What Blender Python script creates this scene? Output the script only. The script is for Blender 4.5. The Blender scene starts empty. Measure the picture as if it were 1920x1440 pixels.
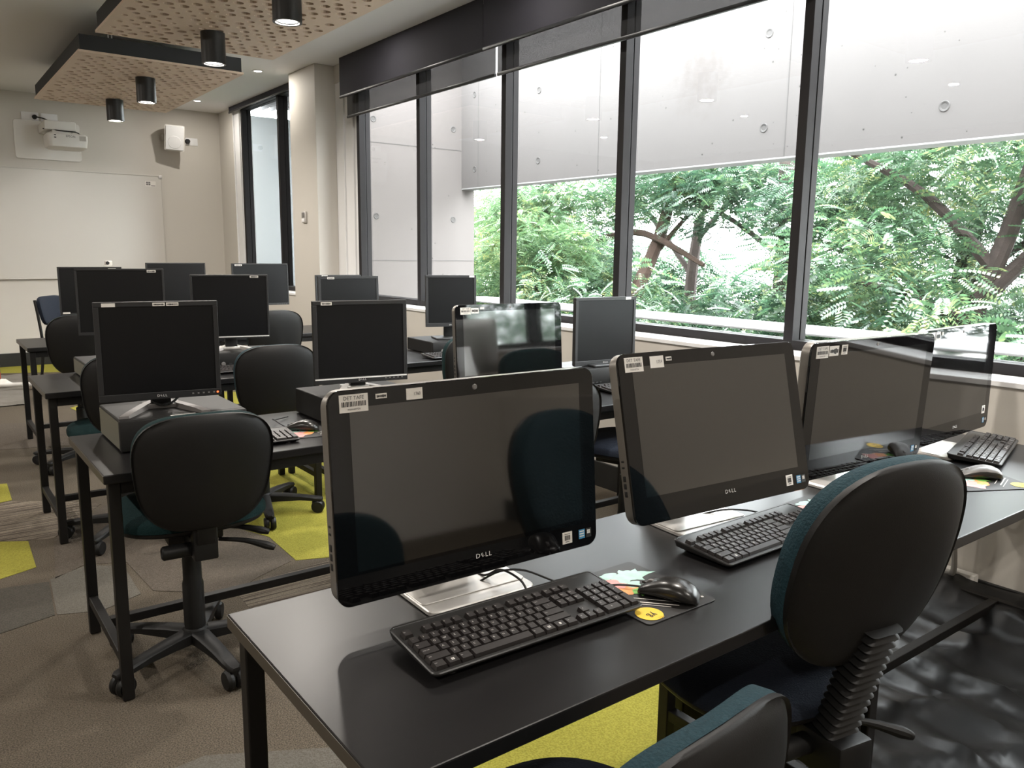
import bpy, bmesh, math, random
import numpy as np
from mathutils import Vector, Matrix
from mathutils.geometry import delaunay_2d_cdt

C = bpy.context.scene
COL = C.collection
PI = math.pi
R = math.radians

# ------------------------------------------------------------------ camera, world, exposure
cam_d = bpy.data.cameras.new('camera')
cam = bpy.data.objects.new('camera', cam_d)
COL.objects.link(cam)
YAW, PITCH, ROLL, FPX = 0.647475825, 0.163898347, 0.0121710, 1498.68
fwd = Vector((math.sin(YAW) * math.cos(PITCH), math.cos(YAW) * math.cos(PITCH), -math.sin(PITCH)))
rt = Vector((math.cos(YAW), -math.sin(YAW), 0))
up = rt.cross(fwd)
rt = rt * math.cos(ROLL) + up * math.sin(ROLL)
up = rt.cross(fwd)
mw = Matrix.Identity(4)
for i in range(3):
    mw[i][0], mw[i][1], mw[i][2] = rt[i], up[i], -fwd[i]
mw.translation = (0, 0, 1.37)
cam.matrix_world = mw
cam_d.sensor_width = 36
cam_d.lens = FPX / 1920 * 36
cam_d.clip_start = 0.02
C.camera = cam

w = bpy.data.worlds.new('sky')
C.world = w
w.use_nodes = True
wn = w.node_tree.nodes
wn['Background'].inputs[0].default_value = (0.93, 0.97, 1.0, 1)
wn['Background'].inputs[1].default_value = 31.0

vs = C.view_settings
vs.view_transform = 'Standard'
vs.look = 'None'
vs.exposure = 0.0
vs.gamma = 1.0
vs.use_curve_mapping = False
C.cycles.max_bounces = 8
C.cycles.transparent_max_bounces = 16
C.cycles.caustics_reflective = False
C.cycles.caustics_refractive = False
C.cycles.sample_clamp_indirect = 6

DOWN = 5.2        # scale of the room's own lamps and the added fill lamps


def lamp(loc, power, ang=172, blend=0.95, col=(1, 0.93, 0.85), r=0.05):
    """flat round light source of a downlight or an added fill lamp, facing the floor"""
    d = bpy.data.lights.new('downlight_or_fill_lamp', 'AREA')
    d.shape = 'DISK'
    d.size = 2 * r
    d.energy = power * DOWN * 0.33
    d.color = col
    o = bpy.data.objects.new('downlight_or_fill_lamp', d)
    COL.objects.link(o)
    o.location = loc
    return o


# ------------------------------------------------------------------ helpers
def L(r, g, b):
    f = lambda c: (c / 255 / 12.92) if c / 255 <= 0.04045 else ((c / 255 + 0.055) / 1.055) ** 2.4
    return (f(r), f(g), f(b))


def mat(name, col, rough=0.5, metal=0.0, spec=0.5, emit=None, es=1.0, noise=None, bump=None, ior=None, coat=0):
    """principled material; noise=(scale, amount) mottles the colour, bump=(scale, strength) adds grain"""
    m = bpy.data.materials.new(name)
    m.use_nodes = True
    nt = m.node_tree
    b = nt.nodes['Principled BSDF']
    b.inputs['Base Color'].default_value = (*col, 1)
    b.inputs['Roughness'].default_value = rough
    b.inputs['Metallic'].default_value = metal
    b.inputs['Specular IOR Level'].default_value = spec
    if ior: b.inputs['IOR'].default_value = ior
    if coat: b.inputs['Coat Weight'].default_value = coat
    if emit:
        b.inputs['Emission Color'].default_value = (*emit, 1)
        b.inputs['Emission Strength'].default_value = es
    if noise or bump:
        tc = nt.nodes.new('ShaderNodeTexCoord')
    if noise:
        n = nt.nodes.new('ShaderNodeTexNoise')
        n.inputs['Scale'].default_value = noise[0]
        n.inputs['Detail'].default_value = 4
        nt.links.new(tc.outputs['Object'], n.inputs['Vector'])
        mx = nt.nodes.new('ShaderNodeMix')
        mx.data_type = 'RGBA'
        a = noise[1]
        mx.inputs[6].default_value = (*[c * (1 - a) for c in col], 1)
        mx.inputs[7].default_value = (*[min(1, c * (1 + a)) for c in col], 1)
        nt.links.new(n.outputs['Fac'], mx.inputs[0])
        nt.links.new(mx.outputs[2], b.inputs['Base Color'])
    if bump:
        n2 = nt.nodes.new('ShaderNodeTexNoise')
        n2.inputs['Scale'].default_value = bump[0]
        n2.inputs['Detail'].default_value = 3
        nt.links.new(tc.outputs['Object'], n2.inputs['Vector'])
        bp = nt.nodes.new('ShaderNodeBump')
        bp.inputs['Strength'].default_value = bump[1]
        bp.inputs['Distance'].default_value = 0.01
        nt.links.new(n2.outputs['Fac'], bp.inputs['Height'])
        nt.links.new(bp.outputs['Normal'], b.inputs['Normal'])
    return m


def carpet(name, c1, c2, scale=230, stripes=None):
    m = mat(name, c1, 0.95, spec=0.15)
    nt = m.node_tree
    b = nt.nodes['Principled BSDF']
    tc = nt.nodes.new('ShaderNodeTexCoord')
    n = nt.nodes.new('ShaderNodeTexNoise')
    n.inputs['Scale'].default_value = scale
    n.inputs['Detail'].default_value = 2
    nt.links.new(tc.outputs['Object'], n.inputs['Vector'])
    rp = nt.nodes.new('ShaderNodeValToRGB')
    rp.color_ramp.elements[0].position = 0.35
    rp.color_ramp.elements[1].position = 0.65
    rp.color_ramp.elements[0].color = (*c1, 1)
    rp.color_ramp.elements[1].color = (*c2, 1)
    nt.links.new(n.outputs['Fac'], rp.inputs[0])
    out = rp.outputs[0]
    if stripes:
        mp = nt.nodes.new('ShaderNodeMapping')
        mp.inputs['Rotation'].default_value = (0, 0, stripes[1])
        nt.links.new(tc.outputs['Object'], mp.inputs['Vector'])
        mp.inputs['Scale'].default_value = (2.2, 95, 1)
        wv = nt.nodes.new('ShaderNodeTexNoise')
        wv.inputs['Scale'].default_value = 1.0
        wv.inputs['Detail'].default_value = 1
        nt.links.new(mp.outputs[0], wv.inputs['Vector'])
        sr = nt.nodes.new('ShaderNodeValToRGB')
        sr.color_ramp.elements[0].position = 0.46
        sr.color_ramp.elements[1].position = 0.60
        nt.links.new(wv.outputs['Fac'], sr.inputs[0])
        mx = nt.nodes.new('ShaderNodeMix')
        mx.data_type = 'RGBA'
        nt.links.new(sr.outputs[0], mx.inputs[0])
        nt.links.new(rp.outputs[0], mx.inputs[6])
        mx.inputs[7].default_value = (*stripes[2], 1)
        out = mx.outputs[2]
    nt.links.new(out, b.inputs['Base Color'])
    bp = nt.nodes.new('ShaderNodeBump')
    bp.inputs['Strength'].default_value = 0.6
    bp.inputs['Distance'].default_value = 0.006
    nt.links.new(n.outputs['Fac'], bp.inputs['Height'])
    nt.links.new(bp.outputs['Normal'], b.inputs['Normal'])
    return m


def see_through(name, col, alpha, rough=0.8):
    """open-weave fabric: a share of the light passes straight through"""
    m = mat(name, col, rough)
    nt = m.node_tree
    b = nt.nodes['Principled BSDF']
    out = nt.nodes['Material Output']
    t = nt.nodes.new('ShaderNodeBsdfTransparent')
    mx = nt.nodes.new('ShaderNodeMixShader')
    mx.inputs[0].default_value = alpha
    nt.links.new(b.outputs[0], mx.inputs[1])
    nt.links.new(t.outputs[0], mx.inputs[2])
    nt.links.new(mx.outputs[0], out.inputs['Surface'])
    return m


def glass_mat():
    m = bpy.data.materials.new('window_glass')
    m.use_nodes = True
    nt = m.node_tree
    for n in list(nt.nodes): nt.nodes.remove(n)
    out = nt.nodes.new('ShaderNodeOutputMaterial')
    t = nt.nodes.new('ShaderNodeBsdfTransparent')
    t.inputs[0].default_value = (0.95, 0.97, 0.96, 1)
    g = nt.nodes.new('ShaderNodeBsdfGlossy')
    g.inputs['Roughness'].default_value = 0.0
    lw = nt.nodes.new('ShaderNodeLayerWeight')
    lw.inputs[0].default_value = 0.5
    p = nt.nodes.new('ShaderNodeMath'); p.operation = 'POWER'; p.inputs[1].default_value = 5
    ml = nt.nodes.new('ShaderNodeMath'); ml.operation = 'MULTIPLY_ADD'; ml.inputs[1].default_value = 0.8; ml.inputs[2].default_value = 0.035
    mx = nt.nodes.new('ShaderNodeMixShader')
    nt.links.new(lw.outputs['Facing'], p.inputs[0])
    nt.links.new(p.outputs[0], ml.inputs[0])
    nt.links.new(ml.outputs[0], mx.inputs[0])
    nt.links.new(t.outputs[0], mx.inputs[1])
    nt.links.new(g.outputs[0], mx.inputs[2])
    nt.links.new(mx.outputs[0], out.inputs['Surface'])
    return m


def leaf_mat(name, dark, light, tip):
    m = bpy.data.materials.new(name)
    m.use_nodes = True
    nt = m.node_tree
    for n in list(nt.nodes): nt.nodes.remove(n)
    out = nt.nodes.new('ShaderNodeOutputMaterial')
    geo = nt.nodes.new('ShaderNodeNewGeometry')
    tc = nt.nodes.new('ShaderNodeTexCoord')
    nz = nt.nodes.new('ShaderNodeTexNoise'); nz.inputs['Scale'].default_value = 1.3; nz.inputs['Detail'].default_value = 3
    nt.links.new(tc.outputs['Object'], nz.inputs['Vector'])
    a = nt.nodes.new('ShaderNodeMath'); a.operation = 'MULTIPLY_ADD'; a.inputs[1].default_value = 0.35
    nt.links.new(geo.outputs['Random Per Island'], a.inputs[0])
    nt.links.new(nz.outputs['Fac'], a.inputs[2])
    rp = nt.nodes.new('ShaderNodeValToRGB')
    e = rp.color_ramp.elements
    e[0].position, e[0].color = 0.4, (*dark, 1)
    e[1].position, e[1].color = 0.78, (*light, 1)
    x = e.new(0.97); x.color = (*tip, 1)
    nt.links.new(a.outputs[0], rp.inputs[0])
    d = nt.nodes.new('ShaderNodeBsdfDiffuse')
    t = nt.nodes.new('ShaderNodeBsdfTranslucent')
    g = nt.nodes.new('ShaderNodeBsdfGlossy'); g.inputs['Roughness'].default_value = 0.35
    mx = nt.nodes.new('ShaderNodeMixShader'); mx.inputs[0].default_value = 0.45
    m2 = nt.nodes.new('ShaderNodeMixShader'); m2.inputs[0].default_value = 0.07
    nt.links.new(rp.outputs[0], d.inputs[0]); nt.links.new(rp.outputs[0], t.inputs[0])
    nt.links.new(d.outputs[0], mx.inputs[1]); nt.links.new(t.outputs[0], mx.inputs[2])
    nt.links.new(mx.outputs[0], m2.inputs[1]); nt.links.new(g.outputs[0], m2.inputs[2])
    nt.links.new(m2.outputs[0], out.inputs['Surface'])
    return m


def sgn(v): return -1 if v < 0 else 1


def rrect(wd, ht, r, k=5):
    pts = []
    for cx, cy, a0 in ((wd / 2 - r, ht / 2 - r, 0), (-wd / 2 + r, ht / 2 - r, 90), (-wd / 2 + r, -ht / 2 + r, 180), (wd / 2 - r, -ht / 2 + r, 270)):
        for i in range(k + 1):
            a = R(a0 + 90 * i / k)
            pts.append((cx + r * math.cos(a), cy + r * math.sin(a)))
    return pts


TEXTS = {}


def text_mesh(s):
    """outline letters of Blender's own font, one unit high"""
    if s not in TEXTS:
        cu = bpy.data.curves.new('t', 'FONT')
        cu.body = s
        cu.size = 1
        cu.align_x = 'CENTER'
        cu.resolution_u = 2
        o = bpy.data.objects.new('t', cu)
        COL.objects.link(o)
        bpy.context.view_layer.update()
        me = bpy.data.meshes.new_from_object(o.evaluated_get(bpy.context.evaluated_depsgraph_get()))
        vsx = [v.co.copy() for v in me.vertices]
        fs = [tuple(p.vertices) for p in me.polygons]
        if vsx:
            y0 = min(v.y for v in vsx); y1 = max(v.y for v in vsx)
            vsx = [Vector((v.x, v.y - (y0 + y1) / 2, 0)) for v in vsx]
        TEXTS[s] = (vsx, fs)
        bpy.data.objects.remove(o); bpy.data.curves.remove(cu); bpy.data.meshes.remove(me)
    return TEXTS[s]


class MB:
    def __init__(s): s.v, s.f, s.m = [], [], []

    def add(s, vs_, fs, mi=0, M=None):
        o = len(s.v)
        if M is not None: vs_ = [M @ Vector(v) for v in vs_]
        s.v += [tuple(v) for v in vs_]
        s.f += [tuple(i + o for i in f) for f in fs]
        s.m += [mi] * len(fs)
        return s

    def box(s, x0, x1, y0, y1, z0, z1, mi=0, M=None):
        vv = [(x, y, z) for z in (z0, z1) for y in (y0, y1) for x in (x0, x1)]
        return s.add(vv, [(0, 2, 3, 1), (4, 5, 7, 6), (0, 1, 5, 4), (2, 6, 7, 3), (0, 4, 6, 2), (1, 3, 7, 5)], mi, M)

    def bbox(s, x0, x1, y0, y1, z0, z1, r=0.003, mi=0, M=None, seg=2):
        bm = bmesh.new()
        bmesh.ops.create_cube(bm, size=1, matrix=Matrix.Translation(((x0 + x1) / 2, (y0 + y1) / 2, (z0 + z1) / 2)) @ Matrix.Diagonal((x1 - x0, y1 - y0, z1 - z0, 1)))
        bmesh.ops.bevel(bm, geom=bm.edges[:], offset=r, segments=seg, affect='EDGES', profile=0.5)
        bm.verts.index_update()
        s.add([v.co.copy() for v in bm.verts], [tuple(v.index for v in f.verts) for f in bm.faces], mi, M)
        bm.free()
        return s

    def loft(s, rings, mi=0, M=None, cap0=True, cap1=True, closed=True):
        n = len(rings[0])
        vv = [p for r_ in rings for p in r_]
        ff = []
        for k in range(len(rings) - 1):
            for i in range(n if closed else n - 1):
                j = (i + 1) % n
                ff.append((k * n + i, k * n + j, (k + 1) * n + j, (k + 1) * n + i))
        if cap0: ff.append(tuple(reversed(range(n))))
        if cap1: ff.append(tuple(range((len(rings) - 1) * n, len(rings) * n)))
        return s.add(vv, ff, mi, M)

    def prism(s, poly, z0, z1, mi=0, M=None):
        return s.loft([[(x, y, z0) for x, y in poly], [(x, y, z1) for x, y in poly]], mi, M)

    def rplate(s, wd, ht, r, z0, z1, ch=0.001, mi=0, M=None, k=5):
        rings = []
        for ins, z in ((ch, z0), (0, z0 + ch), (0, z1 - ch), (ch, z1)):
            rings.append([(x, y, z) for x, y in rrect(wd - 2 * ins, ht - 2 * ins, max(r - ins, 0.0004), k)])
        return s.loft(rings, mi, M)

    def cyl(s, p0, p1, r0, r1=None, n=16, mi=0, M=None):
        p0, p1 = Vector(p0), Vector(p1)
        r1 = r0 if r1 is None else r1
        q = (p1 - p0).to_track_quat('Z', 'Y')
        rings = []
        for p, r in ((p0, r0), (p1, r1)):
            rings.append([p + q @ Vector((r * math.cos(2 * PI * i / n), r * math.sin(2 * PI * i / n), 0)) for i in range(n)])
        return s.loft(rings, mi, M)

    def tube(s, pts, r, n=8, mi=0, M=None, sub=0):
        P = [Vector(p) for p in pts]
        if sub:
            Q = []
            for i in range(len(P) - 1):
                p0 = P[max(i - 1, 0)]; p1 = P[i]; p2 = P[i + 1]; p3 = P[min(i + 2, len(P) - 1)]
                for k in range(sub):
                    t = k / sub
                    Q.append(0.5 * ((2 * p1) + (p2 - p0) * t + (2 * p0 - 5 * p1 + 4 * p2 - p3) * t * t + (3 * p1 - p0 - 3 * p2 + p3) * t ** 3))
            P = Q + [P[-1]]
        rs = r if isinstance(r, (list, tuple)) else None
        rings = []
        q = None
        for i, p in enumerate(P):
            d = (P[min(i + 1, len(P) - 1)] - P[max(i - 1, 0)]).normalized()
            if q is None: q = d.to_track_quat('Z', 'Y')
            else: q = (q @ Vector((0, 0, 1))).rotation_difference(d) @ q
            if rs:
                t = i / (len(P) - 1) * (len(rs) - 1); a = int(min(t, len(rs) - 2)); rr = rs[a] + (rs[a + 1] - rs[a]) * (t - a)
            else: rr = r
            rings.append([p + q @ Vector((rr * math.cos(2 * PI * k / n), rr * math.sin(2 * PI * k / n), 0)) for k in range(n)])
        return s.loft(rings, mi, M)

    def lathe(s, prof, n=24, mi=0, M=None):
        rings = [[(r * math.cos(2 * PI * i / n), r * math.sin(2 * PI * i / n), z) for i in range(n)] for r, z in prof]
        return s.loft(rings, mi, M)

    def text(s, t, size, M, mi=0, sx=1.0):
        vv, ff = text_mesh(t)
        return s.add([Vector((v.x * size * sx, v.y * size, 0)) for v in vv], ff, mi, M)

    def mesh(s, name, mats, smooth=True, ang=35):
        me = bpy.data.meshes.new(name)
        me.from_pydata(s.v, [], s.f)
        for m in (mats if isinstance(mats, (list, tuple)) else [mats]): me.materials.append(m)
        me.polygons.foreach_set('material_index', s.m)
        if smooth:
            me.polygons.foreach_set('use_smooth', [True] * len(s.f))
            me.set_sharp_from_angle(angle=R(ang))
        me.update()
        return me

    def build(s, name, mats, parent=None, smooth=True, loc=None, rot=None, ang=35):
        return put(name, s.mesh(name, mats, smooth, ang), parent, loc, rot)


def put(name, me, parent=None, loc=None, rot=None):
    o = bpy.data.objects.new(name, me)
    COL.objects.link(o)
    if parent: o.parent = parent
    if loc is not None: o.location = loc
    if rot is not None: o.rotation_euler = rot
    return o


def tag(o, label=None, cat=None, group=None, kind=None):
    if label: o['label'] = label
    if cat: o['category'] = cat
    if group: o['group'] = group
    if kind: o['kind'] = kind
    return o


def thing(name, label, cat, loc=(0, 0, 0), rz=0, group=None):
    o = bpy.data.objects.new(name, None)
    COL.objects.link(o)
    o.location = loc
    o.rotation_euler = (0, 0, rz)
    o.empty_display_size = 0.1
    return tag(o, label, cat, group)


def struct(o): return tag(o, kind='structure')


MC = {}


def cached(key, fn):
    if key not in MC: MC[key] = fn()
    return MC[key]


T = Matrix.Translation


def RX(a): return Matrix.Rotation(a, 4, 'X')
def RY(a): return Matrix.Rotation(a, 4, 'Y')
def RZ(a): return Matrix.Rotation(a, 4, 'Z')


FRONT = RX(PI / 2)      # takes local XY drawing (z towards viewer) to the XZ plane facing -Y

# ------------------------------------------------------------------ materials
M = {}
M['wall'] = mat('wall_paint', (0.57, 0.54, 0.49), 0.7, bump=(180, 0.03))
M['ceil'] = mat('ceiling_paint', (0.84, 0.83, 0.82), 0.8)
M['white'] = mat('white_paint', (0.80, 0.80, 0.80), 0.45)
M['reveal'] = mat('white_reveal_board', (0.80, 0.80, 0.80), 0.6)
M['skirt'] = mat('black_vinyl_skirting', (0.012, 0.012, 0.011), 0.5)
M['board'] = mat('whiteboard_enamel', (0.57, 0.545, 0.50), 0.32)
M['alu'] = mat('aluminium_trim', (0.62, 0.6, 0.58), 0.4, 0.6)
M['frame'] = mat('bronze_window_frame', (0.012, 0.0105, 0.011), 0.6, spec=0.2)
M['gasket'] = mat('black_gasket', (0.006, 0.006, 0.006), 0.7)
M['glass'] = glass_mat()
M['blockout'] = mat('black_blockout_fabric', (0.028, 0.027, 0.036), 0.85, bump=(900, 0.05))
M['screenfab'] = see_through('charcoal_screen_fabric', (0.02, 0.02, 0.022), 0.33)
M['railblk'] = mat('black_blind_rail', (0.012, 0.012, 0.013), 0.35)
M['concrete'] = mat('pale_concrete', (0.086, 0.0755, 0.0715), 0.85, noise=(2.5, 0.07))
M['joint'] = mat('concrete_joint', (0.056, 0.052, 0.050), 0.9)
M['pit'] = mat('dark_air_pit', (0.03, 0.027, 0.025), 0.9)
M['ledge'] = mat('white_render_and_lit_underside', (0.22, 0.217, 0.215), 0.7)
M['pave'] = mat('pale_paving', (0.7, 0.67, 0.63), 0.9, noise=(0.6, 0.2))
M['outer'] = mat('pale_blue_white_cladding', (0.16, 0.17, 0.177), 0.7)
M['bark'] = mat('brown_bark', (0.030, 0.020, 0.017), 0.9, noise=(14, 0.5), bump=(40, 0.6))
M['bark2'] = mat('reddish_bark', (0.075, 0.046, 0.036), 0.9, noise=(10, 0.35), bump=(40, 0.6))
M['leaf'] = leaf_mat('green_leaf', (0.0286, 0.0658, 0.0372), (0.0827, 0.1600, 0.0769), (0.3258, 0.3315, 0.1253))
M['leaf2'] = leaf_mat('deep_green_leaf', (0.0174, 0.0432, 0.0261), (0.0461, 0.1006, 0.0533), (0.1548, 0.2121, 0.0918))
M['leaf3'] = leaf_mat('bright_green_leaf', (0.0548, 0.1179, 0.0606), (0.1404, 0.2378, 0.1060), (0.3939, 0.3767, 0.1418))
M['oak'] = mat('oak_veneer', (0.64, 0.49, 0.375), 0.5, noise=(3, 0.12))
M['felt'] = mat('black_panel_frame', (0.010, 0.010, 0.011), 0.7)
M['felt_in'] = mat('dark_acoustic_felt', (0.012, 0.007, 0.005), 0.95)
M['cyl'] = mat('black_lamp_can', (0.012, 0.012, 0.012), 0.4)
M['lamp'] = mat('lit_lamp_disc', (0.9, 0.9, 0.9), 0.5, emit=(1, 0.95, 0.87), es=9)
M['steel'] = mat('suspension_steel', (0.5, 0.5, 0.5), 0.35, 0.9)
M['desk'] = mat('black_desk_laminate', (0.0085, 0.0080, 0.0083), 0.33, spec=0.36)
M['edge'] = mat('dark_edge_band', (0.05, 0.043, 0.032), 0.35)
M['leg'] = mat('black_powdercoat', (0.006, 0.0052, 0.0045), 0.5, spec=0.3)
M['shell'] = mat('black_chair_plastic', (0.0075, 0.0072, 0.007), 0.5, spec=0.3, bump=(500, 0.06))
M['rubber'] = mat('black_rubber', (0.006, 0.006, 0.006), 0.5, spec=0.35)
M['teal'] = mat('teal_chair_fabric', (0.012, 0.036, 0.047), 0.85, spec=0.25, noise=(160, 0.35), bump=(220, 0.35))
M['teal2'] = mat('dark_teal_chair_fabric', (0.004, 0.019, 0.020), 0.9, spec=0.2, noise=(160, 0.3), bump=(220, 0.3))
M['navy'] = mat('navy_seat_fabric', (0.012, 0.016, 0.026), 0.9, spec=0.2, bump=(250, 0.3))
M['gloss'] = mat('glossy_black_bezel', (0.0035, 0.0035, 0.004), 0.03, spec=0.5)
M['lcd'] = mat('glass_lcd', (0.004, 0.004, 0.004), 0.05, spec=0.5, ior=2.05)
M['alurim'] = mat('grey_rim', (0.22, 0.205, 0.185), 0.35, 0.5)
M['silver'] = mat('silver_stand', (0.70, 0.68, 0.65), 0.3, 0.35)
M['mon'] = mat('matt_black_monitor', (0.012, 0.012, 0.0125), 0.45)
M['mlcd'] = mat('matt_lcd', (0.0045, 0.0045, 0.005), 0.35, spec=0.25)
M['pc'] = mat('black_pc_case', (0.012, 0.0115, 0.011), 0.5, spec=0.25, noise=(40, 0.1))
M['pcside'] = mat('bare_steel_side', (0.15, 0.145, 0.11), 0.5, 0.3)
M['grey'] = mat('mid_grey_plastic', (0.16, 0.15, 0.145), 0.4)
M['kb'] = mat('black_keyboard_case', (0.016, 0.0155, 0.015), 0.35)
M['key'] = mat('black_keycap', (0.017, 0.014, 0.0135), 0.4)
M['ink'] = mat('white_print', (0.62, 0.6, 0.57), 0.6)
M['mouse'] = mat('black_mouse_plastic', (0.014, 0.013, 0.012), 0.28)
M['mouse2'] = mat('grey_mouse_top', (0.13, 0.125, 0.12), 0.35)
M['cord'] = mat('black_cord', (0.008, 0.008, 0.008), 0.4)
M['wcord'] = mat('grey_cord', (0.45, 0.44, 0.42), 0.5)
M['label'] = mat('white_sticker', (0.70, 0.67, 0.62), 0.5)
M['black'] = mat('black_print', (0.012, 0.012, 0.012), 0.6)
M['blue'] = mat('blue_sticker', (0.06, 0.25, 0.45), 0.4)
M['logo'] = mat('silver_logo', (0.75, 0.74, 0.72), 0.3)
M['pad'] = mat('black_mouse_mat', (0.013, 0.012, 0.0115), 0.55)
M['mint'] = mat('mint_print', (0.40, 0.62, 0.54), 0.6, noise=(60, 0.25))
M['pink'] = mat('pink_print', (0.72, 0.30, 0.28), 0.6, noise=(60, 0.35))
M['orange'] = mat('orange_print', (0.80, 0.30, 0.10), 0.6, noise=(70, 0.4))
M['green'] = mat('green_print', (0.22, 0.55, 0.12), 0.6, noise=(60, 0.4))
M['yellow'] = mat('yellow_print', (0.78, 0.52, 0.04), 0.6)
M['led'] = mat('red_led', (0.5, 0.05, 0.02), 0.4, emit=(1, 0.12, 0.03), es=3)
M['red'] = mat('red_paint', (0.42, 0.06, 0.03), 0.5)
M['proj'] = mat('white_projector_case', (0.70, 0.68, 0.64), 0.4)
M['proj2'] = mat('pale_grey_grille', (0.42, 0.40, 0.36), 0.6)
M['poly'] = mat('black_polythene', (0.008, 0.008, 0.008), 0.42, spec=0.35, bump=(12, 0.25))
M['sheet'] = mat('grey_drop_sheet', (0.17, 0.155, 0.135), 0.6, noise=(4, 0.2), bump=(14, 0.5))
M['carpet'] = carpet('grey_brown_carpet', (0.056, 0.046, 0.034), (0.140, 0.116, 0.087))
M['carpetd'] = carpet('dark_taupe_carpet', (0.070, 0.058, 0.046), (0.118, 0.099, 0.079))
M['carpetg'] = carpet('pale_grey_carpet', (0.095, 0.087, 0.072), (0.14, 0.128, 0.108))
M['carpetg2'] = carpet('olive_grey_carpet', (0.055, 0.050, 0.041), (0.09, 0.081, 0.067))
M['carpety'] = carpet('lime_carpet', (0.215, 0.198, 0.030), (0.30, 0.278, 0.048), 170)
M['carpets'] = carpet('striped_beige_carpet', (0.15, 0.125, 0.096), (0.21, 0.175, 0.135), 200, (1.0, 0.35, (0.055, 0.043, 0.034)))

# ------------------------------------------------------------------ the room
def sbox(name, m, *b, parent=None):
    o = MB().box(*b).build(name, m, parent, smooth=False)
    if not parent: struct(o)
    return o


H = 3.06
floor = sbox('floor', M['carpet'], -4.5, 3.6, -2.5, 10.9, -0.08, 0)
PATCH = [
    ('carpety', [(0.10, 5.46), (0.37, 5.36), (0.36, 4.985), (0.05, 4.90)]),
    ('carpety', [(-0.15, 4.40), (0.126, 4.358), (0.354, 4.223), (0.343, 3.845), (0.05, 3.72), (-0.2, 3.8)]),
    ('carpety', [(1.17, 3.95), (1.292, 3.633), (1.282, 3.277), (1.427, 3.22), (1.95, 3.24), (2.3, 3.8), (2.3, 4.7), (2.05, 5.25), (1.85, 5.3), (1.45, 4.75)]),
    ('carpety', [(1.035, 7.663), (1.13, 7.75), (1.3, 7.5), (1.25, 7.1), (1.10, 7.2)]),
    ('carpety', [(2.0, 7.375), (2.2, 7.85), (2.6, 7.6), (2.5, 7.0), (2.2, 7.0)]),
    ('carpety', [(0.2, 10.1), (0.735, 10.2), (1.4, 9.90), (1.6, 10.3), (1.4, 10.70), (0.2, 10.70)]),
    ('carpety', [(0.80, 1.60), (1.2, 1.85), (1.9, 1.75), (2.0, 1.3), (1.9, 0.85), (1.3, 0.6), (0.86, 0.95)]),
    ('carpetg', [(0.372, 3.663), (0.518, 3.742), (0.649, 3.65), (0.643, 3.297), (0.486, 3.219), (0.346, 3.281)]),
    ('carpetg2', [(0.08, 3.70), (0.365, 3.641), (0.339, 3.281), (0.159, 3.226), (0.0, 3.3)]),
    ('carpets', [(0.05, 4.86), (0.355, 4.962), (0.555, 4.83), (0.74, 4.641), (0.454, 4.196), (0.362, 4.232), (0.1, 4.39)]),
    ('carpets', [(0.956, 3.086), (1.098, 3.169), (1.42, 3.187), (1.5, 2.9), (1.302, 2.78), (0.95, 2.917)]),
    ('carpetg', [(0.40, 1.95), (0.46, 2.077), (0.541, 2.085), (0.95, 1.85), (0.9, 1.5), (0.5, 1.4)]),
    ('carpetd', [(0.39, 3.66), (0.455, 4.18), (0.75, 4.6), (1.1, 4.7), (1.15, 3.95), (1.27, 3.63), (1.26, 3.28), (1.08, 3.19), (0.94, 3.09), (0.69, 3.3), (0.67, 3.68), (0.52, 3.76)]),
    ('carpetd', [(0.2, 6.37), (0.85, 6.17), (1.2, 6.4), (1.1, 7.05), (0.3, 7.3)]),
]
for mk, poly in PATCH:
    MB().prism(poly, -0.002, 0.0018).build('carpet_patch', M[mk], floor, smooth=False)

sbox('ceiling', M['ceil'], -4.5, 3.6, -2.5, 10.9, H, H + 0.1)
sbox('wall_end', M['wall'], -4.5, 3.6, 10.72, 10.86, 0, H)
sbox('wall_left', M['wall'], -4.62, -4.5, -2.5, 10.86, 0, H)
sbox('wall_back', M['wall'], -4.5, 3.6, -2.62, -2.5, 0, H)
mb = MB()
mb.box(3.20, 3.50, -2.5, 7.28, 0, 0.90)
mb.box(3.20, 3.50, 7.90, 10.2, 0, 0.90)
mb.box(3.37, 3.50, 10.2, 10.72, 0, H)
mb.box(3.40, 3.50, 6.83, 7.28, 0.90, H)
mb.box(3.40, 3.50, 9.90, 10.2, 0.90, H)
mb.box(3.37, 3.50, -2.5, 7.28, 2.9, H)
mb.box(3.37, 3.50, 7.9, 10.2, 3.04, H)
mb.box(3.37, 3.50, -2.5, -0.05, 0.90, 2.9)
struct(mb.build('wall_right', M['wall'], smooth=False))
pil = struct(MB().bbox(3.18, 3.55, 7.28, 7.90, 0, H, r=0.004).build('wall_pillar', M['wall'], smooth=False))
# stepped white boards beside both windows
for nm, y0, y1 in (('trim_1', 6.83, 7.28), ('trim_2', 9.90, 10.37)):
    t = bpy.data.objects.new(nm, None); COL.objects.link(t); t.location = (3.40, y0, 0.922); struct(t)
    n = 5
    for k in range(n):
        a = (y1 - y0) * k / n; b = (y1 - y0) * (k + 1) / n
        MB().bbox(-0.004 - 0.010 * (k % 2) - 0.004 * k, 0.0, a + 0.004, b - 0.001, 0, H - 0.922, r=0.002).build('board', M['reveal'], t, smooth=False)
for nm, y0, y1 in (('trim_3', -0.05, 7.28), ('trim_4', 7.90, 10.2)):
    struct(MB().bbox(3.19, 3.40, y0, y1, 0.900, 0.922, r=0.003).build(nm, M['white'], smooth=False))
struct(MB().bbox(-4.5, 3.37, 10.705, 10.72, 0.0, 0.153, r=0.003).build('baseboard_end', M['skirt'], smooth=False))
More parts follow.
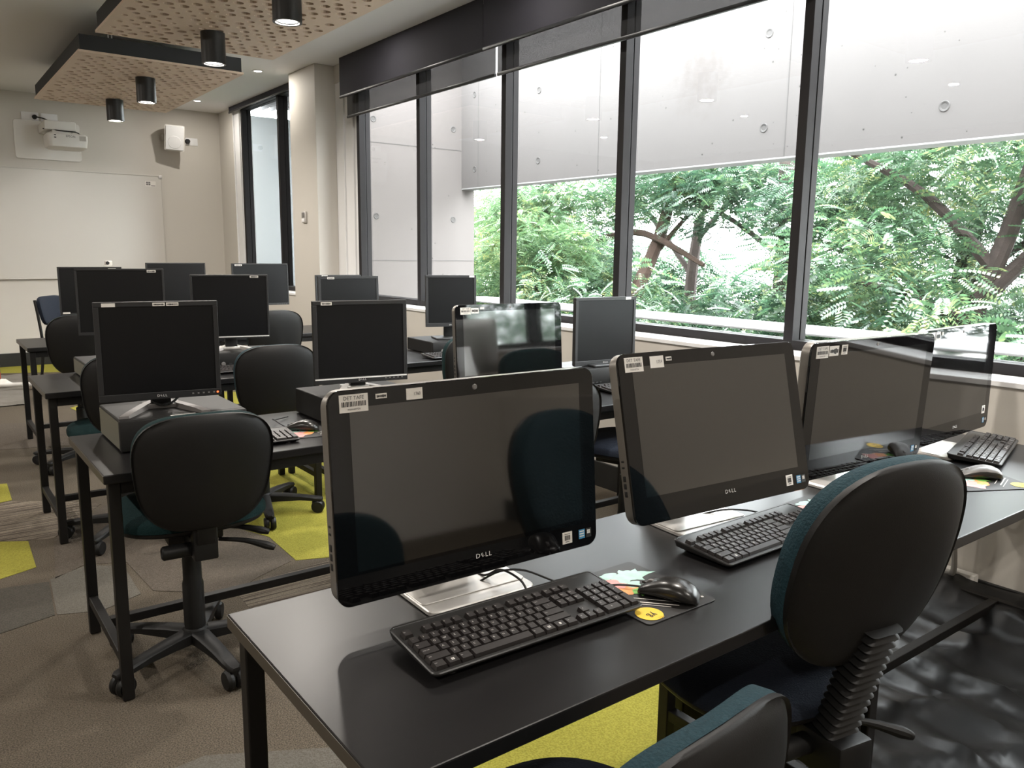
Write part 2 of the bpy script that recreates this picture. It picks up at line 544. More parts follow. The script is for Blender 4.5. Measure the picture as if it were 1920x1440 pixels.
struct(MB().bbox(3.186, 3.20, -2.5, 7.28, 0.0, 0.150, r=0.003).build('baseboard_right', M['skirt'], smooth=False))


def window(nm, ys, z0, z1, ylast):
    """ys: left (far) edges of the uprights"""
    t = bpy.data.objects.new(nm, None); COL.objects.link(t); t.location = (3.37, ys[0], z0); struct(t)
    o = Vector(t.location)
    bounds = []
    for i, y in enumerate(ys):
        a, b = y - 0.05 - o.y, y - o.y
        g = MB()
        g.bbox(0, 0.056, a, b, 0, z1 - z0, r=0.002)
        g.box(0.056, 0.066, a + 0.006, b - 0.006, 0, z1 - z0, 1)
        g.bbox(0.066, 0.110, a, b, 0, z1 - z0, r=0.002)
        g.build('mullion', [M['frame'], M['gasket']], t, smooth=False)
        bounds.append((y - 0.05, y))
    for za, zb in ((z0, z0 + 0.045), (z1 - 0.045, z1)):
        g = MB()
        for i in range(len(bounds) - 1):
            ya, yb = bounds[i + 1][1] - o.y + 0.0005, bounds[i][0] - o.y - 0.0005
            g.box(0.0, 0.056, ya, yb, za - z0, zb - z0)
            g.box(0.056, 0.066, ya, yb, za - z0 + 0.008, zb - z0 - 0.008, 1)
            g.box(0.066, 0.110, ya, yb, za - z0, zb - z0)
        g.build('frame_rail', [M['frame'], M['gasket']], t, smooth=False)
    for i in range(len(bounds) - 1):
        ya, yb = bounds[i + 1][1] - o.y - 0.004, bounds[i][0] - o.y + 0.004
        MB().add([(0.061, ya, 0.04), (0.061, yb, 0.04), (0.061, yb, z1 - z0 - 0.04), (0.061, ya, z1 - z0 - 0.04)], [(0, 1, 2, 3)]).build('pane', M['glass'], t, smooth=False)
    return t


window('window_1', [6.825, 5.764, 4.616, 3.473, 2.286, 1.14, 0.0], 0.922, 2.9, None)
window('window_2', [9.90, 8.74, 7.96], 0.922, 3.04, None)


def blind(label, y0, y1, x, z0, z1, fabric, t=0.003, rail=0.022):
    o = thing('roller_blind', label, 'blind', (x, (y0 + y1) / 2, z1))
    hw = (y1 - y0) / 2
    MB().box(-t / 2, t / 2, -hw, hw, z0 - z1 + rail * 0.6, 0).build('fabric', fabric, o, smooth=False)
    g = MB().bbox(-0.009, 0.009, -hw, hw, z0 - z1, z0 - z1 + rail, r=0.004)
    g.build('bottom_rail', M['railblk'], o)
    return o


blind('black blockout roller blind at the far end of the long window', 4.705, 6.95, 3.275, 2.712, H, M['blockout'])
blind('black blockout roller blind over the nearer panes of the long window', 0.6, 4.700, 3.275, 2.712, H, M['blockout'])
blind('charcoal see-through roller blind hanging below the far blockout blind', 4.640, 6.93, 3.335, 2.545, 3.04, M['screenfab'])
blind('charcoal see-through roller blind over the nearer panes showing a mullion through it', 0.6, 4.612, 3.335, 2.545, 3.04, M['screenfab'])
blind('short rolled-up black blind over the narrow far window', 7.93, 10.18, 3.33, 2.985, H, M['blockout'])

# ------------------------------------------------------------------ outside the windows
cm = mat('stained_concrete', (0.078, 0.0705, 0.068), 0.85, noise=(2.2, 0.06))
nt = cm.node_tree
b = nt.nodes['Principled BSDF']
src = b.inputs['Base Color'].links[0].from_socket
tc = nt.nodes.new('ShaderNodeTexCoord')
mp = nt.nodes.new('ShaderNodeMapping'); mp.inputs['Location'].default_value = (0, -4.25 / 0.55, -2.75 / 0.65); mp.inputs['Scale'].default_value = (0, 1 / 0.55, 1 / 0.65)
gr = nt.nodes.new('ShaderNodeTexGradient'); gr.gradient_type = 'SPHERICAL'
nz = nt.nodes.new('ShaderNodeTexNoise'); nz.inputs['Scale'].default_value = 16; nz.inputs['Detail'].default_value = 6
ml = nt.nodes.new('ShaderNodeMath'); ml.operation = 'MULTIPLY'
rp = nt.nodes.new('ShaderNodeValToRGB'); rp.color_ramp.elements[0].position = 0.2; rp.color_ramp.elements[1].position = 0.5; rp.color_ramp.elements[1].color = (0.55, 0.55, 0.55, 1)
mx = nt.nodes.new('ShaderNodeMix'); mx.data_type = 'RGBA'; mx.inputs[7].default_value = (0.048, 0.039, 0.035, 1)
nt.links.new(tc.outputs['Object'], mp.inputs[0]); nt.links.new(mp.outputs[0], gr.inputs[0])
nt.links.new(tc.outputs['Object'], nz.inputs['Vector'])
nt.links.new(gr.outputs[1], ml.inputs[0]); nt.links.new(nz.outputs['Fac'], ml.inputs[1]); nt.links.new(ml.outputs[0], rp.inputs[0])
nt.links.new(rp.outputs[0], mx.inputs[0]); nt.links.new(src, mx.inputs[6]); nt.links.new(mx.outputs[2], b.inputs['Base Color'])

fin = sbox('wall_fin', M['concrete'], 3.55, 5.17, 7.58, 7.90, -3.2, 3.7)
beam = sbox('wall_screen', cm, 5.0, 5.17, -12.0, 7.58, 2.05, 3.7)
struct(MB().bbox(4.74, 5.32, -12.0, 7.575, 0.846, 0.862, r=0.004).build('trim_5', M['ledge'], smooth=False))
struct(MB().bbox(4.998, 5.172, -12.0, 7.575, 2.038, 2.0499, r=0.002).build('trim_lit_underside', M['ledge'], smooth=False))  # pale strip added under the beam; its colour stands for the glare there
sbox('wall_outer', M['outer'], 3.50, 6.9, 11.6, 11.8, -3.2, 3.22)
sbox('wall_lower', M['concrete'], 3.50, 3.62, -4.0, 11.6, -3.2, 0.86)
sof = bpy.data.objects.new('ceiling_soffit', None); COL.objects.link(sof); sof.location = (3.55, 9.7, 3.3); struct(sof)
MB().box(0, 3.2, -1.8, 1.9, 0.09, 0.13).build('soffit_board', M['white'], sof, smooth=False)
sl = MB().box(-0.012, 0.012, -1.8, 1.85, 0.0, 0.09).mesh('slat', M['gasket'], False)
for k in range(22):
    put('slat', sl, sof, (0.15 + k * 0.135, 0, 0))
ground = sbox('ground', M['pave'], 3.5, 45, -30, 45, -3.3, -3.2)


def hole_mesh():
    g = MB()
    n = 16
    rr = [[(r * math.cos(2 * PI * i / n), r * math.sin(2 * PI * i / n), z) for i in range(n)] for r, z in ((0.034, 0.0), (0.030, 0.005), (0.022, 0.004), (0.018, 0.001))]
    g.loft(rr, 0)
    return g.mesh('tie_hole', M['joint'])


hm = cached('hole', hole_mesh)
for x, z in ((3.93, 2.682), (4.892, 2.671), (3.949, 1.719), (4.892, 1.712)):
    put('tie_hole', hm, fin, (x, 7.58, z), (PI / 2, 0, 0))
for y, z in ((7.33, 3.01), (7.325, 2.243), (6.238, 2.897), (6.236, 2.245), (3.665, 2.906), (3.665, 2.265), (2.406, 2.25), (5.0, 2.9), (5.0, 2.25), (1.2, 2.25)):
    put('tie_hole', hm, beam, (5.0, y, z), (PI / 2, 0, -PI / 2))
jm = MB().box(-0.002, 0.0, -0.003, 0.003, 2.055, 3.69).mesh('joint', M['joint'], False)
for y in (7.257, 5.389, 3.484, 1.6):
    put('joint', jm, beam, (5.0, y, 0))
MB().box(3.6, 5.0, 7.577, 7.58, 2.452, 2.458).build('joint', M['joint'], fin, smooth=False)
MB().box(3.6, 5.17, 7.577, 7.58, 1.262, 1.268).build('joint', M['joint'], fin, smooth=False)

rp_ = random.Random(11)
for host, n_, place in ((beam, 130, lambda: ((4.9995, rp_.uniform(0.5, 7.4), rp_.uniform(2.08, 3.2)), RY(-PI / 2))), (fin, 50, lambda: ((rp_.uniform(3.7, 4.95), 7.5795, rp_.uniform(0.7, 3.0)), RX(PI / 2)))):
    g = MB()
    for k in range(n_):
        p_, q_ = place()
        rr_ = rp_.choice((0.003, 0.004, 0.004, 0.007))
        g.lathe([(rr_, 0.0), (rr_ * 0.6, 0.0006), (0.0003, 0.0007)], 7, 0, T(p_) @ q_)
    g.build('pits', M['pit'], host, smooth=False)['kind'] = 'stuff'

# ---- trees
rng = np.random.default_rng(4)


def frond_template(npair, llen, lw, length, droop):
    """one pinnate leaf: pairs of small folded leaflets along a stalk that bends down; returns verts (n,3), quads"""
    vv, ff = [], []
    for i in range(npair):
        t = (i + 1.2) / (npair + 0.5)
        bx, bz = length * t, -droop * length * t * t
        s = llen * (0.55 + 0.9 * math.sin(PI * min(1, t * 0.85 + 0.1)) * 0.5)
        for sd_ in (-1, 1):
            dx, dy, dz = 0.30 * s, sd_ * 0.95 * s, -0.18 * s
            px, py = dy / s * lw, -dx / s * lw * sd_ * sd_
            o = len(vv)
            vv += [(bx, 0, bz), (bx + dx * 0.5 + abs(px) * 0.5, dy * 0.5, bz + dz * 0.35 + 0.12 * lw), (bx + dx, dy, bz + dz), (bx + dx * 0.5 - abs(px) * 0.5, dy * 0.5, bz + dz * 0.35 - 0.05 * lw)]
            ff.append((o, o + 1, o + 2, o + 3))
    return np.array(vv), np.array(ff)


TEMPL = [frond_template(9, 0.075, 0.036, 0.30, 0.35), frond_template(8, 0.085, 0.042, 0.28, 0.15), frond_template(10, 0.06, 0.030, 0.34, 0.6)]


def foliage(name, m, blobs, n, scale, parent, loc):
    V, Fq = [], []
    off = 0
    wts = np.array([b_[3] * b_[4] * b_[5] for b_ in blobs]) ** 0.7
    pick = rng.choice(len(blobs), n, p=wts / wts.sum())
    for k in range(n):
        cx, cy, cz, rx, ry, rz = blobs[pick[k]]
        d = rng.normal(size=3); d /= np.linalg.norm(d)
        rad = rng.random() ** 0.45
        p = np.array([cx + d[0] * rx * rad, cy + d[1] * ry * rad, cz + d[2] * rz * rad])
        az = rng.random() * 2 * PI if rng.random() < 0.45 else math.atan2(d[1], d[0]) + rng.normal() * 0.7
        el = rng.normal() * 0.35 - 0.1
        ro = rng.normal() * 0.5
        s = scale * (0.7 + 0.6 * rng.random())
        ca, sa, ce, se, cr, sr = math.cos(az), math.sin(az), math.cos(el), math.sin(el), math.cos(ro), math.sin(ro)
        Rm = np.array([[ca, -sa, 0], [sa, ca, 0], [0, 0, 1]]) @ np.array([[ce, 0, -se], [0, 1, 0], [se, 0, ce]]) @ np.array([[1, 0, 0], [0, cr, -sr], [0, sr, cr]])
        tv, tf = TEMPL[k % len(TEMPL)]
        V.append((tv * s) @ Rm.T + p)
        Fq.append(tf + off)
        off += len(tv)
    V = np.concatenate(V) - np.array(loc)
    Fq = np.concatenate(Fq)
    me = bpy.data.meshes.new(name)
    me.vertices.add(len(V)); me.vertices.foreach_set('co', V.astype(np.float32).ravel())
    me.loops.add(Fq.size); me.loops.foreach_set('vertex_index', Fq.astype(np.int32).ravel())
    me.polygons.add(len(Fq)); me.polygons.foreach_set('loop_start', np.arange(0, Fq.size, 4, dtype=np.int32))
    me.materials.append(m)
    me.update(calc_edges=True)
    o = put(name, me, parent)
    o['kind'] = 'stuff'
    return o


def tree(label, loc, trunk, branches, blobs, n, scale, m, bark='bark'):
    t = thing('tree', label, 'tree', loc, 0, 'trees outside the window')
    o = Vector(loc)
    MB().tube([Vector(p) - o for p in trunk[0]], trunk[1], 10, sub=4).build('trunk', M[bark], t)
    for pts, r in branches:
        MB().tube([Vector(p) - o for p in pts], r, 7, sub=4).build('branch', M[bark], t)
    foliage('foliage', m, [(b_[0], b_[1], b_[2], b_[3] * 1.12, b_[4] * 1.15, b_[5] * 1.15) for b_ in blobs], int(n * 3.0), scale * 0.76, t, loc)
    return t


G0 = -3.2
# right-hand tree with the dark leaning trunk
tA = tree('leafy tree with a dark leaning forked trunk, furthest right outside the window', (8.6, 3.2, G0),
     ([(8.6, 3.2, G0), (8.5, 3.55, -1.2), (8.5, 3.62, 0.6), (8.7, 3.45, 1.6), (9.0, 3.25, 3.0), (9.2, 3.0, 4.6)], [0.12, 0.10, 0.085, 0.05]),
     [([(8.5, 3.6, 0.9), (8.9, 3.1, 1.6), (9.3, 2.4, 2.2)], [0.09, 0.05]), ([(8.6, 3.55, 1.3), (8.5, 4.2, 2.0), (8.3, 5.0, 2.5)], [0.07, 0.03]),
      ([(8.5, 3.6, 0.0), (8.4, 2.8, 0.6), (8.3, 1.9, 0.9)], [0.08, 0.04]), ([(8.5, 3.62, 0.7), (8.1, 4.1, 1.0), (7.6, 4.7, 1.15)], [0.05, 0.02])],
     [(8.0, 4.5, 1.25, 0.9, 1.0, 0.55), (8.5, 2.6, 0.5, 1.0, 0.9, 0.7), (9.0, 3.6, 2.6, 1.3, 1.6, 0.7), (8.9, 2.3, 1.8, 0.9, 0.9, 0.8), (8.4, 5.2, 0.4, 0.9, 0.9, 0.6), (8.3, 3.6, -0.6, 1.0, 1.6, 0.5), (9.3, 5.0, 2.2, 0.9, 1.0, 0.7)],
     2300, 1.0, M['leaf'])
tree('tall tree with a straight brown trunk beside the widest mullion', (10.2, 7.1, G0),
     ([(10.2, 7.1, G0), (10.25, 7.05, 0.2), (10.3, 7.1, 2.2), (10.3, 7.2, 4.8)], [0.14, 0.12, 0.10]),
     [([(10.25, 7.05, 0.9), (10.0, 6.4, 1.7), (9.8, 5.7, 2.3)], [0.06, 0.02]), ([(10.3, 7.05, 1.3), (10.1, 7.9, 1.9), (9.8, 8.7, 2.3)], [0.05, 0.02])],
     [(9.6, 6.4, -0.1, 1.0, 1.1, 0.7), (9.9, 6.0, 1.8, 1.0, 1.0, 0.7), (10.2, 8.0, 2.3, 1.2, 1.3, 0.6), (9.5, 7.8, 0.2, 0.8, 1.0, 0.45), (9.4, 6.2, -1.2, 1.2, 2.0, 0.5)],
     2200, 1.05, M['leaf2'])
tree('spreading tree with one pale curved bough across the third pane', (9.4, 9.9, G0),
     ([(9.4, 9.9, G0), (9.5, 9.8, -0.8), (9.7, 9.5, 0.6), (10.2, 9.3, 2.0), (10.4, 9.2, 4.2)], [0.16, 0.14, 0.11, 0.06]),
     [([(9.9, 10.6, 1.60), (9.95, 9.75, 1.72), (9.95, 9.2, 1.60), (9.95, 8.75, 1.42), (9.95, 8.25, 1.2)], [0.062, 0.058, 0.052, 0.035]), ([(10.0, 9.4, 1.3), (10.3, 8.9, 2.0), (10.4, 8.2, 2.6)], [0.05, 0.02])],
     [(9.5, 9.2, 0.3, 0.9, 1.2, 0.55), (9.6, 10.6, 2.3, 1.2, 1.1, 0.55), (9.4, 10.5, 0.6, 1.0, 1.0, 0.7), (10.3, 9.0, 2.7, 1.0, 1.2, 0.5), (9.2, 9.0, -0.9, 1.2, 1.8, 0.6)],
     2200, 1.0, M['leaf'], 'bark2')
tree('bright green tree with drooping sprays, in the second pane from the concrete fin', (8.8, 11.4, G0),
     ([(8.8, 11.4, G0), (8.9, 11.3, -0.5), (9.1, 11.2, 1.0), (9.2, 11.0, 3.4)], [0.13, 0.10, 0.05]),
     [([(9.0, 11.2, 0.6), (8.6, 10.6, 1.4), (8.2, 10.2, 1.8)], [0.05, 0.02])],
     [(8.3, 10.6, 1.5, 0.8, 1.0, 0.5), (8.4, 9.8, 1.4, 0.6, 0.7, 0.4), (8.8, 11.6, 2.2, 1.0, 1.0, 0.5), (8.6, 11.6, 0.2, 0.9, 1.2, 0.7), (8.4, 10.2, -0.5, 0.9, 1.4, 0.6), (8.5, 12.4, 1.2, 0.8, 0.9, 0.9)],
     2400, 0.95, M['leaf3'])
tree('slim dark-trunked tree standing against the sky between the boughs', (12.4, 10.6, G0),
     ([(12.4, 10.6, G0), (12.4, 10.6, 0.4), (12.5, 10.5, 2.2), (12.6, 10.3, 4.8)], [0.14, 0.11, 0.08]),
     [([(12.45, 10.55, 1.6), (12.3, 9.6, 2.4), (12.2, 8.8, 2.8)], [0.06, 0.03]), ([(12.4, 10.6, 1.0), (12.3, 11.5, 2.0), (12.2, 12.2, 2.6)], [0.06, 0.03])],
     [(12.4, 9.4, 3.0, 1.4, 2.2, 0.6), (12.4, 12.2, 2.8, 1.2, 1.6, 0.8), (12.2, 10.4, -0.6, 1.2, 2.6, 0.9), (12.3, 7.6, 2.4, 1.2, 1.5, 0.9), (12.0, 13.4, 0.8, 1.2, 1.4, 1.2)],
     1900, 1.25, M['leaf2'])
tree('bushy tree low behind the leaning trunk, its top below the beam', (12.2, 5.4, G0),
     ([(12.2, 5.4, G0), (12.2, 5.5, 0.0), (12.3, 5.3, 2.0), (12.5, 5.2, 4.2)], [0.16, 0.13, 0.08]),
     [([(12.2, 5.5, 0.4), (12.0, 6.3, 1.2), (11.9, 7.0, 1.7)], [0.06, 0.03]), ([(12.25, 5.4, 0.9), (12.0, 4.5, 1.6), (11.9, 3.8, 2.0)], [0.06, 0.03])],
     [(12.0, 6.4, 1.3, 1.0, 1.3, 0.9), (12.0, 4.4, 1.9, 1.0, 1.3, 0.9), (12.0, 5.2, 3.1, 1.2, 1.6, 0.6), (11.8, 5.4, -0.4, 1.0, 2.0, 0.7), (12.0, 3.0, 0.4, 1.0, 1.0, 1.0)],
     1900, 1.25, M['leaf2'])
tree('tree filling the gap beside the concrete fin, its crown pale in the sun', (11.0, 14.6, G0),
     ([(11.0, 14.6, G0), (11.1, 14.5, 0.5), (11.2, 14.4, 3.6)], [0.15, 0.11, 0.06]),
     [([(11.1, 14.5, 0.6), (10.9, 13.6, 1.4), (10.7, 12.9, 1.8)], [0.05, 0.02])],
     [(10.8, 14.0, 1.9, 1.2, 1.5, 0.9), (10.6, 13.6, 0.2, 1.1, 1.5, 0.9), (11.0, 15.6, 1.2, 1.0, 1.2, 1.2)],
     1500, 1.15, M['leaf3'])

def shrub(label, x, y0, y1, z0, z1, n, scale, m):
    t = thing('shrub', label, 'shrub', (x, (y0 + y1) / 2, G0), 0, 'shrubs below the window ledge')
    o = Vector(t.location)
    k_ = max(3, int((y1 - y0) / 0.6))
    for k in range(k_):
        yy = y0 + (y1 - y0) * (k + 0.5) / k_
        MB().tube([Vector((x, yy, G0)) - o, Vector((x + 0.1, yy + 0.1, (G0 + z1) / 2)) - o, Vector((x - 0.05, yy - 0.05, z1 - 0.3)) - o], [0.03, 0.02, 0.008], 6, sub=3).build('stem', M['bark'], t)
    blobs = [(x + rng.normal() * 0.25, y0 + (y1 - y0) * (k + 0.5) / k_, z0 + (z1 - z0) * (0.45 + 0.25 * rng.random()), 0.7, 0.55, (z1 - z0) * 0.52) for k in range(k_)]
    foliage('foliage', m, blobs, n, scale, t, tuple(t.location))
    return t


shrub('leafy shrub below the ledge in the nearest pane', 7.0, 0.6, 3.4, -2.6, 0.85, 3800, 0.8, M['leaf'])
shrub('dense shrub below the ledge beside the widest mullion', 7.2, 3.5, 6.2, -2.6, 0.8, 3800, 0.8, M['leaf2'])
shrub('dense shrub below the ledge in the third pane', 7.3, 6.3, 9.2, -2.6, 0.85, 3800, 0.8, M['leaf'])
shrub('pale shrub below the ledge next to the concrete fin', 7.9, 9.3, 12.4, -2.6, 0.9, 3800, 0.85, M['leaf3'])
for k, (y, h_) in enumerate(((3.5, 1.5), (7.6, 1.1), (11.6, 1.0), (15.8, 1.6), (20.0, 2.2))):
    shrub(['far hedge tree behind the leaning trunk', 'far hedge tree behind the straight trunk', 'far hedge tree behind the slim trunk', 'far hedge tree behind the bright green tree', 'far hedge tree at the concrete fin'][k], 15.5 + 0.3 * k, y - 2.1, y + 2.1, -2.2, h_, 2600, 1.5, M['leaf2'])

tree('tree beyond the frame edge, seen only in the window reflections on the screens', (9.0, -1.5, G0),
     ([(9.0, -1.5, G0), (9.0, -1.4, 0.0), (9.2, -1.2, 3.4)], [0.14, 0.1, 0.05]), [([(9.0, -1.4, 0.4), (8.7, -2.4, 1.4), (8.5, -3.2, 2.0)], [0.06, 0.02])],
     [(8.8, -0.2, 1.6, 1.2, 1.6, 1.3), (8.6, -2.6, 1.2, 1.2, 1.6, 1.4), (8.6, -1.4, 0.0, 1.2, 2.4, 1.0), (9.4, -4.6, 1.2, 1.3, 1.6, 1.8), (9.6, 0.8, 1.0, 1.0, 1.2, 1.4)], 2400, 1.1, M['leaf2'])
tree('second tree beyond the frame edge, seen only in reflections', (10.5, -7.5, G0),
     ([(10.5, -7.5, G0), (10.5, -7.4, 0.0), (10.6, -7.2, 3.4)], [0.14, 0.1, 0.05]), [([(10.5, -7.4, 0.4), (10.2, -8.4, 1.4), (10.0, -9.2, 2.0)], [0.06, 0.02])],
     [(10.3, -6.2, 1.4, 1.5, 1.8, 1.8), (10.1, -9.0, 1.2, 1.4, 1.8, 1.9), (10.4, -12.0, 1.2, 1.6, 2.0, 2.0), (10.2, -8.0, -0.8, 1.4, 4.0, 1.0)], 2200, 1.3, M['leaf2'])

# the nearest sprays of the right-hand tree, leaf by leaf
fv, ffq = frond_template(7, 0.085, 0.055, 0.30, 0.35)
frm = MB(); frm.add([tuple(p) for p in fv], [tuple(int(i) for i in f) for f in ffq])
frm.tube([(0, 0, 0), (0.15, 0, -0.03), (0.3, 0, -0.1)], 0.003, 5)
frond_me = frm.mesh('frond', [M['leaf3']], False)
ro = Vector((8.6, 3.2, G0))
for k in range(90):
    c = [(7.5, 4.6, 1.05), (7.6, 4.2, 0.75), (7.5, 3.0, 0.55), (7.7, 5.0, 0.5)][k % 4]
    p = Vector(c) + Vector((rng.normal() * 0.2, rng.normal() * 0.42, rng.normal() * 0.17)) - ro
    o = put('frond', frond_me, tA, p, (rng.normal() * 0.4, rng.normal() * 0.35 + 0.15, rng.random() * 6.28))
    s_ = 0.85 + 0.5 * rng.random()
    o.scale = (s_, s_, s_)

# ------------------------------------------------------------------ ceiling panels and lamps
def perforated(x0, x1, y0, y1, seed, th=0.016):
    rnd = random.Random(seed)
    verts, edges, holes = [], [], []
    ol = [(x0, y0), (x1, y0), (x1, y1), (x0, y1)]
    verts += [Vector(p) for p in ol]; edges += [(0, 1), (1, 2), (2, 3), (3, 0)]
    nx = int((x1 - x0) / 0.086); ny = int((y1 - y0) / 0.084)
    for j in range(ny):
        for i in range(nx):
            r = rnd.choice((0.018, 0.024, 0.030, 0.030))
            cx = x0 + (x1 - x0) * (i + 0.5 + (0.5 if j % 2 else 0) - 0.25) / nx + rnd.uniform(-0.007, 0.007)
            cy = y0 + (y1 - y0) * (j + 0.5) / ny + rnd.uniform(-0.010, 0.010)
            if rnd.random() < 0.08 or not (x0 + r + 0.012 < cx < x1 - r - 0.012): continue
            holes.append((cx, cy, r))
            o = len(verts); n = 12
            verts += [Vector((cx + r * math.cos(2 * PI * k / n), cy + r * math.sin(2 * PI * k / n))) for k in range(n)]
            edges += [(o + k, o + (k + 1) % n) for k in range(n)]
    vv, ee, ff, ov, oe, of = delaunay_2d_cdt(verts, edges, [], 1, 1e-5)
    hx = np.array(holes)
    keep = []
    for f in ff:
        c = sum((vv[i] for i in f), Vector((0, 0))) / len(f)
        d = (hx[:, 0] - c.x) ** 2 + (hx[:, 1] - c.y) ** 2
        if not (d < (hx[:, 2] * 0.985) ** 2).any(): keep.append(f)
    bm = bmesh.new()
    bv = [bm.verts.new((v.x, v.y, 0)) for v in vv]
    for f in keep:
        bm.faces.new([bv[i] for i in f])
    for v in [v for v in bm.verts if not v.link_faces]: bm.verts.remove(v)
    r_ = bmesh.ops.extrude_face_region(bm, geom=bm.faces[:])
    bmesh.ops.translate(bm, vec=(0, 0, th), verts=[g for g in r_['geom'] if isinstance(g, bmesh.types.BMVert)])
    bmesh.ops.recalc_face_normals(bm, faces=bm.faces)
    me = bpy.data.meshes.new('oak_board')
    bm.to_mesh(me); bm.free()
    me.materials.append(M['oak'])
    return me


def ceiling_panel(label, cx, y0, y1, z, seed):
    t = thing('ceiling_panel', label, 'ceiling panel', (cx, (y0 + y1) / 2, z), 0, 'perforated oak ceiling panels')
    hw, hl = 0.595, (y1 - y0) / 2
    put('oak_board', perforated(-hw, hw, -hl, hl, seed), t)
    g = MB(); k = 0.012
    g.box(-hw + k, hw - k, -hl + k, -hl + k + 0.02, 0.0162, 0.125); g.box(-hw + k, hw - k, hl - k - 0.02, hl - k, 0.0162, 0.125)
    g.box(-hw + k, -hw + k + 0.02, -hl + k + 0.02, hl - k - 0.02, 0.0162, 0.125); g.box(hw - k - 0.02, hw - k, -hl + k + 0.02, hl - k - 0.02, 0.0162, 0.125)
    g.build('frame', M['felt'], t, smooth=False)
    MB().box(-hw + k + 0.02, hw - k - 0.02, -hl + k + 0.02, hl - k - 0.02, 0.030, 0.045).build('backing', M['felt_in'], t, smooth=False)
    for sx in (-0.35, 0.35):
        for sy in (-hl + 0.15, hl - 0.15):
            g = MB()
            for d in (-0.012, 0.012): g.cyl((sx + d, sy, 0.07), (sx + d, sy, H - z), 0.004, n=8)
            g.build('hanger', M['steel'], t)
    return t


PZ = 2.755
ceiling_panel('perforated oak ceiling panel nearest the camera, cut off by the top of the photo', 1.735, 3.69, 6.08, PZ, 1)
ceiling_panel('perforated oak ceiling panel whose black frame end shows, by the far wall', 1.735, 6.72, 9.12, PZ, 2)


def lamp_can(label, x, y, h, zc=PZ):
    t = thing('ceiling_lamp', label, 'lamp', (x, y, zc), 0, 'black cylinder lamps under the oak panels')
    r = 0.076
    MB().lathe([(0.0005, 0), (r, 0), (r, -h), (r - 0.014, -h), (r - 0.020, -h + 0.012), (0.0005, -h + 0.012)], 32).build('can', M['cyl'], t)
    MB().lathe([(0.0005, -h + 0.0125), (r - 0.022, -h + 0.0115), (r - 0.022, -h + 0.0095), (0.0005, -h + 0.0085)], 28).build('light_disc', M['lamp'], t)
    lamp((x, y, zc - h + 0.007), 15.5, r=0.052)


lamp_can('black cylinder ceiling lamp at the top edge of the photo', 1.735, 4.30, 0.205)
lamp_can('black cylinder ceiling lamp hanging in front of the black panel end', 1.745, 5.59, 0.195)
lamp_can('black cylinder ceiling lamp in the middle of the far oak panel', 1.742, 7.40, 0.195)
lamp_can('black cylinder ceiling lamp nearest the projector', 1.75, 8.66, 0.195)
ceiling_panel('perforated oak ceiling panel over the camera, above the frame', 1.735, 0.66, 3.05, PZ, 3)
lamp_can('black cylinder ceiling lamp over the nearest desks, above the frame', 1.74, 2.65, 0.195)
lamp_can('black cylinder ceiling lamp over the large teal chair, above the frame', 1.74, 1.35, 0.195)
for y in (-1.0, 1.6, 4.0, 6.5, 9.0): lamp((-1.6, y, H - 0.003), 27, r=0.045)   # unseen fill lamps, added along the far side of the room
lamp((1.74, -1.2, H - 0.003), 26, r=0.045)


def spot(label, x, y):
    t = thing('recessed_downlight', label, 'downlight', (x, y, H), 0, 'recessed downlights along the window')
    MB().lathe([(0.036, -0.001), (0.055, 0.0), (0.058, -0.003), (0.050, -0.006), (0.040, -0.005), (0.036, -0.003)], 28).build('ring', M['white'], t)
    MB().lathe([(0.0005, -0.001), (0.040, -0.001), (0.040, -0.003), (0.0005, -0.004)], 24).build('light_disc', M['lamp'], t)
    lamp((x, y, H - 0.006), 5, 110, 0.8, (1, 0.94, 0.86), 0.03)


spot('small recessed downlight beside the white pillar top', 2.895, 7.95)
spot('small recessed downlight in the ceiling near the far right corner', 2.90, 9.97)
for y in (0.0, 2.0, 4.0, 5.9): lamp((2.9, y, H - 0.003), 3.5, 110, 0.8, (1, 0.94, 0.86), 0.03)

# ------------------------------------------------------------------ the far wall
wb = thing('whiteboard', 'wide wall-mounted whiteboard on the far wall', 'whiteboard', (0.55, 10.72, 1.62))
hw, hh = 2.08, 0.61
MB().bbox(-hw, hw, -0.022, -0.004, -hh, hh, r=0.003).build('panel', M['board'], wb, smooth=False)
g = MB()
g.bbox(-hw - 0.006, hw + 0.006, -0.027, -0.004, hh, hh + 0.012, r=0.002); g.bbox(-hw - 0.006, hw + 0.006, -0.034, -0.004, -hh - 0.016, -hh, r=0.003)
g.bbox(hw, hw + 0.008, -0.025, -0.004, -hh, hh, r=0.002); g.bbox(-hw - 0.008, -hw, -0.025, -0.004, -hh, hh, r=0.002)
g.build('frame', M['board'], wb, smooth=False)
MB().bbox(hw - 0.028, hw + 0.012, -0.030, -0.018, hh - 0.026, hh + 0.014, r=0.003).build('corner_cap', M['alu'], wb)
g = MB().box(-0.065, 0.055, -0.0235, -0.022, -0.035, 0.03, 0, T((hw - 0.12, 0, hh - 0.09)))
for i in range(2):
    for j in range(2): g.box(-0.055 + 0.026 * i, -0.033 + 0.026 * i, -0.0242, -0.0234, -0.02 + 0.022 * j, -0.002 + 0.022 * j, 1, T((hw - 0.12, 0, hh - 0.09)))
g.box(0.0, 0.05, -0.0242, -0.0234, -0.03, -0.022, 1, T((hw - 0.12, 0, hh - 0.09)))
g.build('notice_sticker', [M['label'], M['grey']], wb, smooth=False)

